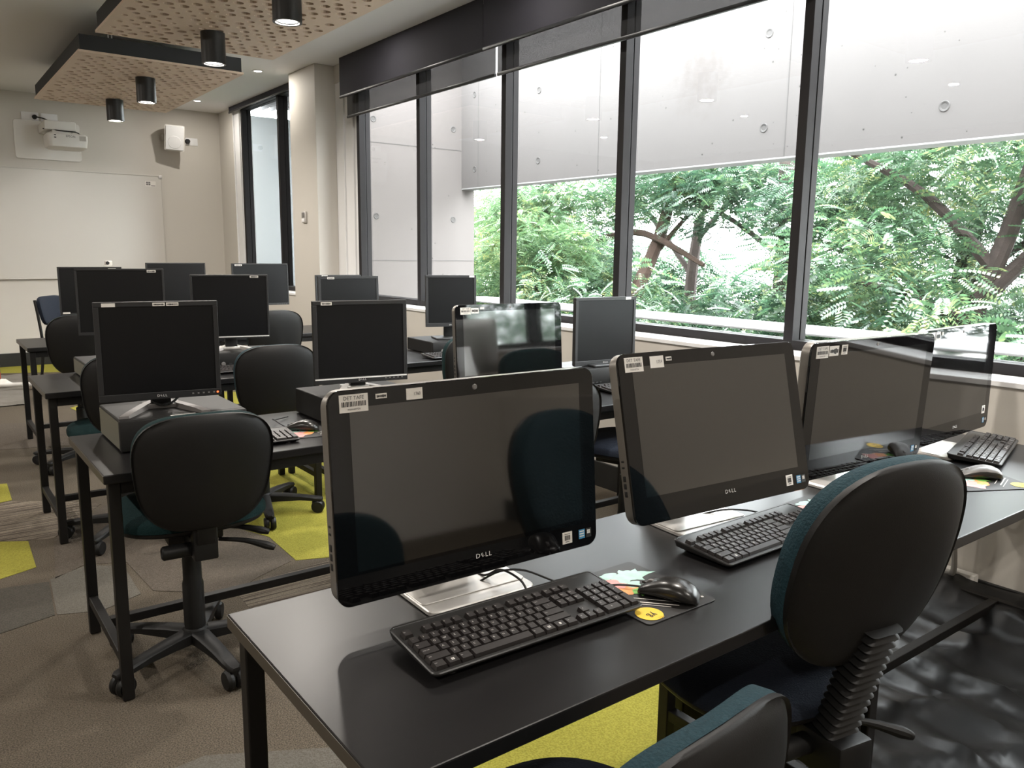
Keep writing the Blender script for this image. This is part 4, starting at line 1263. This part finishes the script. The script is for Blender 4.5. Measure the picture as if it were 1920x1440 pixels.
def monitor(label, c, yaw, W_, H_, base_z, stand='v', tilt=2, stick=(), lit=None, silver=False, bez=0.016, gloss=False, lg=True, mcol='mon', group='flat matt black monitors'):
    t = thing('monitor', label, 'monitor', (c[0], c[1], base_z), R(yaw), group)
    z = c[2] - base_z
    rot = (-R(tilt), 0, 0)
    a, b = W_ / 2, H_ / 2
    g = MB()
    zb = -b + bez * 1.5
    g.bbox(-a, a, 0.0, 0.020, b - bez, b, r=0.0015); g.bbox(-a, a, 0, 0.020, -b, zb, r=0.0015)
    g.bbox(-a, -a + bez, 0.0002, 0.020, zb, b - bez, r=0.0012); g.bbox(a - bez, a, 0.0002, 0.020, zb, b - bez, r=0.0012)
    p = g.build('bezel', M['mon'], t, smooth=False, loc=(0, 0, z), rot=rot)
    MB().box(-a + bez * 0.9, a - bez * 0.9, 0.0035, 0.012, zb - 0.002, b - bez * 0.9).build('screen', M['mlcd'], p, smooth=False)
    g = MB().bbox(-a + 0.003, a - 0.003, 0.018, 0.030, -b + 0.003, b - 0.003, r=0.003)
    g.loft([[(x, y, zz) for x, zz in reversed(rrect(wd, hh_, 0.02, 3))] for y, wd, hh_ in ((0.03, W_ * 0.8, H_ * 0.78), (0.055, W_ * 0.66, H_ * 0.60))])
    g.build('rear_shell', M[mcol], t, smooth=False, loc=(0, 0, z), rot=rot)
    if lg: logo(MB(), 0.011, T((0, -0.0006, -b + bez * 0.75)) @ FRONT).build('logo', M['logo'], p, smooth=False)
    g = MB()
    for k in range(5): g.bbox(a - 0.095 + 0.017 * k, a - 0.089 + 0.017 * k, -0.001, 0.002, -b + bez * 0.6, -b + bez * 0.9, r=0.0005)
    g.build('buttons', M['grey'], p, smooth=False)
    if lit: MB().lathe([(0.0005, 0.002), (0.003, 0.002), (0.0035, 0)], 12, 0, T((a - 0.012, -0.0002, -b + bez * 0.75)) @ FRONT).build('power_light', M['led'], p)
    if silver: MB().box(-a + 0.002, a - 0.004, -0.0012, 0.0005, zb - 0.007, zb - 0.002).build('silver_strip', M['logo'], p, smooth=False)
    for k, s_ in enumerate(stick): sticker(p, s_[0], s_[1], s_[2], s_[3], s_[4], seed=k + int(c[0] * 97))
    zt = z - b
    sm = M['silver'] if stand == 'vs' else M['mon']
    g = MB().bbox(-0.032, 0.032, 0.055, 0.085, 0.012, z + 0.02, r=0.005)
    g.build('neck', M['mon'], t)
    g = MB()
    if stand in ('v', 'vs'):
        for s_ in (-1, 1):
            g.loft([[(s_ * x + ox * s_, y, zz) for ox, zz in ((-0.016, 0.0), (0.016, 0.0), (0.014, hz), (-0.014, hz))] for x, y, hz in ((0.02, 0.11, 0.020), (0.055, 0.05, 0.018), (0.105, -0.06, 0.014), (0.125, -0.095, 0.008))])
        g.bbox(-0.06, 0.06, 0.04, 0.115, 0.0, 0.016, r=0.004)
    else:
        g.rplate(0.22, 0.17, 0.012, 0.0, 0.012, 0.003, 0, T((0, 0.03, 0)))
    g.build('stand_base', M['grey'] if stand == 'v' else sm, t)
    if stand == 'v':
        MB().tube([(-0.05, 0.06, 0.07), (-0.02, 0.03, 0.022), (0.03, 0.03, 0.020), (0.07, 0.06, 0.05)], 0.004, 8, sub=4).build('cable', M['cord'], t)
    return t


monitor('large square monitor with a red power light and three white labels', (0.660, 2.83, 1.029), -8.4, 0.380, 0.328, 0.825, 'v', -0.6,
        [(-0.145, 0.155, 0.040, 0.012, 'blank'), (0.005, 0.155, 0.038, 0.011, 'dash'), (0.047, 0.155, 0.038, 0.011, 'dash')], lit=True)
monitor('square monitor in the second row just behind the nearest screen, label at its top left', (1.402, 2.83, 1.017), -8.8, 0.376, 0.320, 0.820, 'vs', 1.0,
        [(-0.135, 0.150, 0.042, 0.012, 'dash')], silver=True)
monitor('square monitor against the window in the second row, mirroring nothing', (2.742, 2.86, 0.990), -5.4, 0.374, 0.333, 0.820, 'square', 0.5,
        [(0.135, 0.158, 0.034, 0.011, 'blank')])
monitor('monitor with a silver strip along its bottom edge, third row', (1.435, 4.50, 1.049), -12, 0.409, 0.355, 0.805, 'vs', 0,
        [(0.13, 0.166, 0.045, 0.012, 'dash')], silver=True, lg=False, bez=0.010)
monitor('monitor overlapped by the large square one, label at its top right, third row', (0.865, 4.42, 1.098), -9, 0.405, 0.330, 0.805, 'square', 2,
        [(0.145, 0.152, 0.042, 0.013, 'dash')], lg=False, bez=0.010)
monitor('slim square monitor on a flat case beside the window, third row', (2.825, 4.40, 1.050), -17, 0.340, 0.333, 0.802, 'square', 2,
        [(0.14, 0.158, 0.034, 0.012, 'blank')])
monitor('monitor in front of the pillar, its lower half hidden, third row', (2.115, 4.42, 1.050), -6, 0.375, 0.330, 0.72, 'square', 2,
        [(-0.11, 0.154, 0.042, 0.012, 'dash')])
monitor('wide monitor at the left end of the back row with a webcam on top', (1.046, 6.32, 1.062), -4, 0.405, 0.335, 0.72, 'square', 2,
        [(-0.165, -0.152, 0.045, 0.012, 'blank'), (0.14, 0.152, 0.05, 0.012, 'blank')], lg=False, bez=0.010)
monitor('monitor in the middle of the back row, below the whiteboard corner', (1.625, 6.32, 1.093), -4, 0.418, 0.332, 0.72, 'square', 2, [], lg=False, bez=0.010)
monitor('monitor in front of the narrow far window, back row', (2.262, 6.32, 1.090), -4, 0.442, 0.330, 0.72, 'square', 2,
        [(-0.17, 0.152, 0.055, 0.012, 'dash')], lg=False, bez=0.010)
monitor('monitor whose top edge just shows above another, in front of the pillar corner', (2.93, 6.32, 0.995), -6, 0.40, 0.330, 0.72, 'square', 2,
        [(-0.12, 0.155, 0.05, 0.012, 'dash')], lg=False, bez=0.010)
wc = thing('webcam', 'small black and white webcam clipped on a back-row monitor', 'webcam', (1.165, 6.315, 1.2305))
MB().bbox(-0.030, 0.018, -0.015, 0.020, 0.004, 0.012, r=0.002).build('clip', M['label'], wc)
MB().bbox(-0.022, 0.024, -0.014, 0.016, 0.010, 0.042, r=0.006, M=RZ(0.3)).build('body', M['label'], wc)
MB().lathe([(0.0005, 0.008), (0.010, 0.008), (0.013, 0.0)], 16, 0, RZ(0.3) @ T((-0.012, -0.0135, 0.027)) @ FRONT).build('lens', M['black'], wc)


# ------------------------------------------------------------------ keyboards, mice, mats
U = 0.0190
KW, KD = 0.442, 0.155


def key_layout():
    K = []
    r0 = 5.30
    add = lambda x, r, w_=1, t='', h=1: K.append((x, r, w_, t, h))
    add(0, r0, 1, 'Esc')
    for g_, x in ((0, 2), (4, 6.5), (8, 11)):
        for k in range(4): add(x + k, r0, 1, 'F%d' % (g_ + k + 1))
    for k, t in enumerate(('PrtSc', 'ScrLk', 'Pause')): add(15.25 + k, r0, 1, t)
    for k, t in enumerate('`1234567890-='): add(k, 4, 1, t)
    add(13, 4, 2, '< Bksp')
    add(0, 3, 1.5, 'Tab')
    for k, t in enumerate('QWERTYUIOP[]'): add(1.5 + k, 3, 1, t)
    add(13.5, 3, 1.5, '\\')
    add(0, 2, 1.75, 'Caps Lock')
    for k, t in enumerate("ASDFGHJKL;'"): add(1.75 + k, 2, 1, t)
    add(12.75, 2, 2.25, 'Enter')
    add(0, 1, 2.25, 'Shift')
    for k, t in enumerate('ZXCVBNM,./'): add(2.25 + k, 1, 1, t)
    add(12.25, 1, 2.75, 'Shift')
    for x, w_, t in ((0, 1.25, 'Ctrl'), (1.25, 1.25, 'win'), (2.5, 1.25, 'Alt'), (3.75, 6.25, ''), (10, 1.25, 'Alt'), (11.25, 1.25, 'win'), (12.5, 1.25, 'menu'), (13.75, 1.25, 'Ctrl')): add(x, 0, w_, t)
    for k, t in enumerate(('Ins', 'Home', 'PgUp')): add(15.25 + k, 4, 1, t)
    for k, t in enumerate(('Del', 'End', 'PgDn')): add(15.25 + k, 3, 1, t)
    add(16.25, 1, 1, '^')
    for k, t in enumerate('<v>'): add(15.25 + k, 0, 1, t)
    for k, t in enumerate(('Num', '/', '*', '-')): add(18.5 + k, 4, 1, t)
    for r, s_ in ((3, '789'), (2, '456'), (1, '123')):
        for k, t in enumerate(s_): add(18.5 + k, r, 1, t)
    add(21.5, 2, 1, '+', 2); add(21.5, 0, 1, '', 2)
    add(18.5, 0, 2, '0'); add(20.5, 0, 1, '.')
    return K


KEYS = key_layout()


def key_mesh(w_, h):
    def mk():
        g = MB()
        a, b = w_ * U / 2 - 0.0006, h * U / 2 - 0.0006
        g.loft([[(-a, -b, 0), (a, -b, 0), (a, b, 0), (-a, b, 0)],
                [(-a + 0.0008, -b + 0.0006, 0.003), (a - 0.0008, -b + 0.0006, 0.003), (a - 0.0008, b - 0.0006, 0.003), (-a + 0.0008, b - 0.0006, 0.003)],
                [(-a + 0.0024, -b + 0.0020, 0.0078), (a - 0.0024, -b + 0.0020, 0.0078), (a - 0.0024, b - 0.0012, 0.0086), (-a + 0.0024, b - 0.0012, 0.0086)]], cap0=False)
        return g.mesh('key', M['key'], False)
    return cached(('key', w_, h), mk)


SLOPE = math.atan2(0.013, KD)


def kb_body():
    g = MB()
    def ring(ins, zf, zb):
        return [(x, y, zf + (zb - zf) * (y + KD / 2) / KD) for x, y in rrect(KW - 2 * ins, KD - 2 * ins, max(0.012 - ins, 0.004), 4)]
    g.loft([ring(0.012, 0.003, 0.006), ring(0.004, 0.006, 0.011), ring(0.0, 0.0105, 0.0225), ring(0.0, 0.0125, 0.0255), ring(0.0016, 0.0140, 0.0270), ring(0.005, 0.0140, 0.0270), ring(0.0055, 0.0132, 0.0262)])
    g.cyl((-0.18, 0.06, 0), (-0.18, 0.06, 0.008), 0.010, n=10); g.cyl((0.18, 0.06, 0), (0.18, 0.06, 0.008), 0.010, n=10)
    g.cyl((-0.18, -0.06, 0), (-0.18, -0.06, 0.005), 0.008, n=10); g.cyl((0.18, -0.06, 0), (0.18, -0.06, 0.005), 0.008, n=10)
    return g.mesh('case', M['kb'])


def key_pos(x, r, w_, h):
    kx = -22.5 * U / 2 + (x + w_ / 2) * U
    ky = -KD / 2 + 0.0165 + (r + (h - 1) / 2) * U
    kz = 0.0132 + 0.013 * (ky + KD / 2) / KD - 0.0012
    return kx, ky, kz


def keyboard(label, c, yaw, single=True, legends=True, z=0.72, cord=None):
    t = thing('keyboard', label, 'keyboard', (c[0], c[1], z), R(yaw), 'black full-size keyboards')
    put('case', cached('kbcase', kb_body), t)
    if single:
        for x, r, w_, tx, h in KEYS:
            put('key', key_mesh(w_, h), t, key_pos(x, r, w_, h), (SLOPE, 0, 0))
    else:
        def mk():
            g = MB()
            for x, r, w_, tx, h in KEYS:
                me = key_mesh(w_, h)
                g.add([v.co for v in me.vertices], [tuple(p.vertices) for p in me.polygons], 0, T(key_pos(x, r, w_, h)) @ RX(SLOPE))
            return g.mesh('keys', M['key'], False)
        o = put('keys', cached('kbkeys', mk), t); o['kind'] = 'stuff'
    if legends:
        def mk2():
            g = MB()
            for x, r, w_, tx, h in KEYS:
                if not tx: continue
                kx, ky, kz = key_pos(x, r, w_, h)
                F = T((kx, ky, kz)) @ RX(SLOPE) @ T((0, 0, 0.0085)) @ RX(0.045)
                if tx == 'win':
                    for i in (0, 1):
                        for j in (0, 1): g.box(-0.0028 + 0.003 * i, -0.0004 + 0.003 * i, -0.0028 + 0.003 * j, -0.0004 + 0.003 * j, 0, 0.0001, 0, F)
                elif tx == 'menu':
                    g.box(-0.002, 0.002, -0.0025, 0.0025, 0, 0.0001, 0, F)
                elif len(tx) == 1: g.text(tx, 0.0056, F @ T((-0.0018 if tx.isalpha() else -0.002, 0.0012, 0.0001)), 0)
                else: g.text(tx, 0.0030, F @ T((-w_ * U / 2 + 0.0026 + 0.0009 * len(tx), 0.0015, 0.0001)), 0, 0.9)
            return g.mesh('key_legends', M['ink'], False)
        put('key_legends', cached('kbleg', mk2), t)['kind'] = 'stuff'
    logo(MB(), 0.0045, T((0.175, 0.0655, 0.0262)) @ RX(SLOPE)).build('logo', M['grey'], t, smooth=False)
    if cord: MB().tube([Vector(p) for p in cord], 0.0023, 7, sub=5).build('cord', M['cord'], t)
    return t


keyboard('nearest black keyboard with white legends, in front of the largest screen', (0.807, 1.030), -1.5, cord=[(0.07, 0.077, 0.016), (0.075, 0.11, 0.03), (0.065, 0.16, 0.035), (0.055, 0.20, 0.012), (0.05, 0.26, 0.004)], z=0.7245)
keyboard('black keyboard partly behind the large teal chair back, in front of the tilted screen', (1.532, 1.062), 1.0, cord=[(0.12, 0.077, 0.016), (0.10, 0.11, 0.02), (0.05, 0.15, 0.02), (-0.02, 0.19, 0.004)])
keyboard('black keyboard under the third all-in-one screen, seen over the teal chair', (2.205, 1.085), 0, cord=[(0.0, 0.077, 0.016), (0.02, 0.12, 0.01), (0.01, 0.2, 0.004)], single=False)
keyboard('angled black keyboard by the window, at the right end of the nearest desks', (2.86, 1.135), 15, single=False, z=0.722)
keyboard('keyboard whose right end shows beyond the first swivel chair, second row', (0.815, 2.640), -2, single=False, legends=False)
keyboard('keyboard in shadow between the two nearest screens, second row by the window', (2.80, 2.690), -3, single=False, legends=False)
keyboard('keyboard below the silver-edged monitor, third row', (1.36, 4.270), 0, single=False, legends=False)
keyboard('keyboard edge beside the flat case, third row by the window', (2.72, 4.165), 0, single=False, legends=False)
keyboard('keyboard sliver on the mouse mat edge behind the nearest screen, second row', (1.42, 2.575), 2, single=False, legends=False)


def mouse(label, c, face, top='mouse', cord=None, z=0.723):
    """face = degrees clockwise from +Y that the buttons point to"""
    t = thing('computer_mouse', label, 'mouse', (c[0], c[1], z), -R(face), 'black computer mice')
    g = MB(); g2 = MB()
    n = 28
    prof = [(-0.058, 0.004, 0.010), (-0.055, 0.017, 0.018), (-0.045, 0.0265, 0.029), (-0.028, 0.031, 0.0365), (-0.008, 0.0315, 0.0385), (0.012, 0.0295, 0.0350), (0.032, 0.0285, 0.0270), (0.047, 0.0275, 0.0195), (0.055, 0.024, 0.0145), (0.058, 0.014, 0.011)]
    rings = []
    for y, hw_, ht in prof:
        ring = []
        for i in range(n):
            ux, uz = se(2 * PI * i / n, 2.5)
            zz = ht * 0.42 + (uz * ht * 0.58 if uz > 0 else uz * (ht * 0.42 - 0.0015))
            ring.append((ux * hw_, y, zz))
        rings.append(ring)
    g.loft([list(reversed(r)) for r in rings])
    g.build('body', [M['mouse']], t, ang=60)
    if top == 'mouse2':
        rings2 = []
        for y, hw_, ht in prof[1:-1]:
            ring = []
            for i in range(15):
                a_ = PI * (0.12 + 0.76 * i / 14)
                ux, uz = se(a_, 2.5)
                ring.append((ux * (hw_ + 0.0008), y, ht * 0.42 + uz * (ht * 0.58 + 0.0012)))
            rings2.append(list(reversed(ring)))
        g2.loft(rings2, closed=False, cap0=False, cap1=False)
        g2.build('top_cover', M['mouse2'], t, ang=60)
    MB().lathe([(0.0005, -0.0035), (0.009, -0.0035), (0.010, 0), (0.009, 0.0035), (0.0005, 0.0035)], 18, 0, T((0, 0.036, 0.0185)) @ RY(PI / 2)).build('scroll_wheel', M['grey'], t)
    MB().box(-0.0004, 0.0004, 0.046, 0.0555, 0.0165, 0.0198).build('button_seam', M['black'], t, smooth=False)
    logo(MB(), 0.004, T((0, -0.012, 0.0388)) @ RZ(PI)).build('logo', M['grey'], t, smooth=False)
    if cord: MB().tube([Vector(p) for p in cord], 0.0021, 7, sub=5).build('cord', M['cord'], t)
    return t


mouse('black mouse with its cord on the nearest colourful mat', (1.112, 0.965), -22, cord=[(0, 0.056, 0.008), (-0.012, 0.10, 0.006), (-0.05, 0.15, 0.004), (-0.07, 0.20, 0.008), (-0.10, 0.26, 0.03), (-0.13, 0.30, 0.03), (-0.15, 0.34, 0.004)])
mouse('grey-topped mouse near the window, at the right end of the nearest desks', (2.505, 0.995), -40, 'mouse2')
mouse('black mouse on the mat in the second row, left of the nearest screen', (1.105, 2.715), -52, cord=[(0, 0.056, 0.008), (0.0, 0.08, 0.02), (0.04, 0.12, 0.03), (0.12, 0.14, 0.01), (0.22, 0.12, 0.002)])


def mat_print(parent, polys, z=0.0027):
    """flat print of the mat: one mesh, one face per coloured shape"""
    g = MB(); ms = []
    for k, (mk, pts) in enumerate(polys):
        if mk not in ms: ms.append(mk)
        zz = z + 0.00012 * k
        n_ = len(pts); cx_ = sum(p[0] for p in pts) / n_; cy_ = sum(p[1] for p in pts) / n_
        g.add([(x, y, zz) for x, y in pts] + [(cx_, cy_, zz)], [(i, (i + 1) % n_, n_) for i in range(n_)], ms.index(mk))
    return g, [M[m] for m in ms], ms  # printed ink, flat on the mat


def blob(cx, cy, rx, ry, seed, n=40, amp=0.22, spikes=0):
    rnd = random.Random(seed)
    ph = [rnd.uniform(0, 6.28) for _ in range(5)]
    out = []
    for i in range(n):
        a = 2 * PI * i / n
        r = 1 + amp * (0.5 * math.sin(2 * a + ph[0]) + 0.35 * math.sin(3 * a + ph[1]) + 0.3 * math.sin(5 * a + ph[2])) + (spikes * max(0, math.sin(7 * a + ph[3])) ** 3)
        out.append((cx + rx * r * math.cos(a), cy + ry * r * math.sin(a)))
    return out


def mouse_mat(label, c, yaw, flip=1):
    t = thing('mouse_mat', label, 'mouse mat', (c[0], c[1], 0.72), R(yaw), 'black mouse mats with a watercolour print')
    MB().rplate(0.185, 0.232, 0.010, 0.0002, 0.0024, 0.0005).build('mat', M['pad'], t)
    P = [('mint', blob(0.030, 0.060, 0.040, 0.026, 3, amp=0.35, spikes=0.5)), ('mint', blob(-0.005, 0.082, 0.022, 0.016, 8, amp=0.3)),
         ('pink', blob(-0.035, 0.045, 0.042, 0.028, 5, amp=0.3)), ('orange', blob(-0.020, 0.012, 0.028, 0.018, 7, amp=0.35, spikes=0.2)),
         ('mint', blob(0.012, 0.025, 0.018, 0.012, 2)), ('green', blob(0.010, -0.010, 0.026, 0.016, 9, amp=0.35, spikes=0.3)),
         ('yellow', blob(-0.060, -0.085, 0.026, 0.026, 1, amp=0.0)), ('label', [(-0.070, -0.020), (-0.069, -0.0185), (-0.005, -0.0885), (-0.006, -0.090)]),
         ('label', [(-0.055, -0.025), (-0.053, -0.0225), (0.012, -0.0925), (0.010, -0.095)]), ('label', [(-0.040, -0.018), (-0.0385, -0.0165), (0.018, -0.0785), (0.0165, -0.080)])]
    g, mats_, ms = mat_print(t, P)
    z = 0.0042
    if 'black' not in ms: ms.append('black'); mats_.append(M['black'])
    g.text('sis', 0.020, T((0.062, -0.070, z)) @ RZ(R(160)), ms.index('yellow'), 1.1)
    for k in range(5): g.box(-0.0025, 0.0025, -0.003 - 0.0012 * (k % 2), 0.003, 0, 0.0001, ms.index('label'), T((0.046 + 0.0075 * k, -0.083 - 0.0027 * k, z)) @ RZ(R(160)))
    g.text('yg', 0.022, T((-0.060, -0.090, z)) @ RZ(R(190)), ms.index('black'))
    g.text('sis', 0.014, T((-0.052, -0.108, z)) @ RZ(R(180)), ms.index('yellow'))
    for k in range(7): g.box(-0.0008, 0.0008, -0.005, 0.005, 0, 0.0001, ms.index('label'), T((-0.078 + 0.005 * k, 0.055 - 0.006 * k, z)) @ RZ(R(-20 - 40 * (k % 2))))
    g.build('print', mats_, t, smooth=False)['kind'] = 'stuff'
    return t


mouse_mat('colourful printed mouse mat half under the nearest keyboard', (1.088, 1.022), 0)
mouse_mat('printed mouse mat behind the large teal chair, edge showing past the keyboard', (1.855, 1.075), 3)
mouse_mat('printed mouse mat with the grey-topped mouse, by the window', (2.475, 0.985), -28 + 90)
mouse_mat('printed mouse mat in the second row between chair and screen', (1.12, 2.685), 80)

# ------------------------------------------------------------------ things on the floor and loose cables
def crumple(name, label, poly, m, amp, seed, res=46, lift=None, cat='plastic sheet', edge=0.12):
    rnd = np.random.default_rng(seed)
    P = np.array(poly)
    x0, y0 = P.min(0); x1, y1 = P.max(0)
    folds = [(rnd.uniform(0, PI), rnd.uniform(6, 22), rnd.uniform(0, 6.28), rnd.uniform(0.3, 1)) for _ in range(7)]

    def inside(x, y):
        c = False
        for i in range(len(P)):
            a, b_ = P[i], P[i - 1]
            if (a[1] > y) != (b_[1] > y) and x < (b_[0] - a[0]) * (y - a[1]) / (b_[1] - a[1]) + a[0]: c = not c
        return c

    def dist(x, y):
        d = 9
        for i in range(len(P)):
            a, b_ = P[i - 1], P[i]
            ab = b_ - a; t = np.clip(((x - a[0]) * ab[0] + (y - a[1]) * ab[1]) / (ab @ ab), 0, 1)
            d = min(d, math.hypot(x - a[0] - ab[0] * t, y - a[1] - ab[1] * t))
        return d
    idx = {}
    vv, ff = [], []
    for j in range(res + 1):
        for i in range(res + 1):
            x = x0 + (x1 - x0) * i / res; y = y0 + (y1 - y0) * j / res
            if not inside(x, y): continue
            h = 0
            for a, fq, ph, am in folds:
                s_ = math.sin(fq * (x * math.cos(a) + y * math.sin(a)) + ph + 1.5 * math.sin(2.3 * x + a) + 1.2 * math.cos(3.1 * y - a))
                h += am * (1 - abs(s_)) ** 2
            d = dist(x, y)
            z = 0.0045 + amp * h * min(1, 0.15 + d / edge)
            if lift: z += lift(x, y)
            idx[(i, j)] = len(vv); vv.append((x, y, z))
    for j in range(res):
        for i in range(res):
            q = [(i, j), (i + 1, j), (i + 1, j + 1), (i, j + 1)]
            if all(k in idx for k in q): ff.append(tuple(idx[k] for k in q))
    g = MB().add(vv, ff)
    o = g.build(name, m, ang=50)
    o['label'] = label; o['category'] = cat
    return o


crumple('plastic_sheet', 'crumpled black plastic sheeting on the floor under the desk by the window', [(1.62, 1.22), (2.2, 1.45), (3.17, 1.42), (3.17, 0.1), (2.3, -0.2), (1.55, 0.2)], M['poly'], 0.022, 3, 60,
        lambda x, y: 0.16 * max(0, (x - 2.7) / 0.47) ** 1.4)
crumple('drop_sheet', 'grey drop sheet spread on the carpet at the left by the whiteboard wall', [(-1.2, 8.0), (0.77, 7.98), (0.99, 10.0), (-1.0, 10.0)], M['sheet'], 0.010, 8, 50)
rod = MB().cyl((-0.45, 9.25, 0.055), (0.93, 8.84, 0.055), 0.022, n=16).build('pole', M['proj'])
tag(rod, 'long white pole lying on the grey drop sheet', 'pole')
rg = crumple('crumpled_cloth', 'white crumpled cloth behind the white pole on the drop sheet', [(0.3, 9.12), (0.72, 9.0), (0.78, 9.08), (0.6, 9.25), (0.3, 9.35)], M['label'], 0.03, 5, 24, lambda x, y: 0.035, 'cloth', 0.05)
tin = thing('paint_tin', 'black and white paint tin with a red band at the left edge of the photo', 'tin', (0.585, 9.45, 0.035))
MB().lathe([(0.0005, 0.0), (0.10, 0.0), (0.102, 0.004), (0.102, 0.075), (0.0005, 0.075)], 28).build('red_band', M['red'], tin)
MB().lathe([(0.0005, 0.0755), (0.1005, 0.0755), (0.1005, 0.20), (0.103, 0.205), (0.103, 0.212), (0.092, 0.214), (0.088, 0.208), (0.0005, 0.208)], 28).build('body', M['pc'], tin)
MB().lathe([(0.1008, 0.135), (0.1012, 0.136), (0.1012, 0.148), (0.1008, 0.149)], 28).build('white_band', M['label'], tin)
MB().text('7', 0.07, T((0.04, -0.096, 0.175)) @ RZ(R(20)) @ FRONT).build('lettering', M['label'], tin, smooth=False)

pb = thing('power_board', 'beige multi-socket power board under the desk by the window', 'power board', (3.17, 1.39, 0.10))
MB().bbox(-0.028, 0.012, -0.16, 0.16, -0.06, 0.075, r=0.006).build('case', M['proj'], pb)
g = MB()
for y in (-0.10, 0.0, 0.10):
    for dy, dz in ((-0.012, 0.012), (0.012, 0.012), (0.0, -0.012)): g.box(-0.0292, -0.0275, y + dy - 0.003, y + dy + 0.003, dz - 0.006, dz + 0.006)
g.build('socket_holes', M['gasket'], pb, smooth=False)
for y in (-0.135, 0.135): MB().lathe([(0.0005, 0.002), (0.007, 0.002), (0.008, 0)], 14, 0, T((-0.028, y, 0.055)) @ RY(-PI / 2)).build('screw', M['alu'], pb)
cb = MB().tube([(2.98, 1.27, 0.690), (3.02, 1.27, 0.55), (3.04, 1.275, 0.35), (3.10, 1.29, 0.19), (3.125, 1.33, 0.16)], 0.011, 10, sub=6).build('cable', M['wcord'])
tag(cb, 'thick grey cable hanging from the desk to the power board by the window', 'cable')
cb2 = MB().tube([(2.86, 1.33, 0.69), (2.84, 1.33, 0.62), (2.86, 1.335, 0.56), (2.93, 1.335, 0.53)], 0.007, 8, sub=6).build('cable', M['cord'])
tag(cb2, 'black cable looping down under the desk by the window', 'cable')
cb3 = MB().tube([(2.72, 2.62, 0.69), (2.74, 2.66, 0.60), (2.76, 2.64, 0.52), (2.80, 2.60, 0.46), (2.86, 2.60, 0.45)], 0.008, 8, sub=5).build('cable', M['cord'])
tag(cb3, 'dark cable hanging under the second-row desk, between the nearest screens', 'cable')
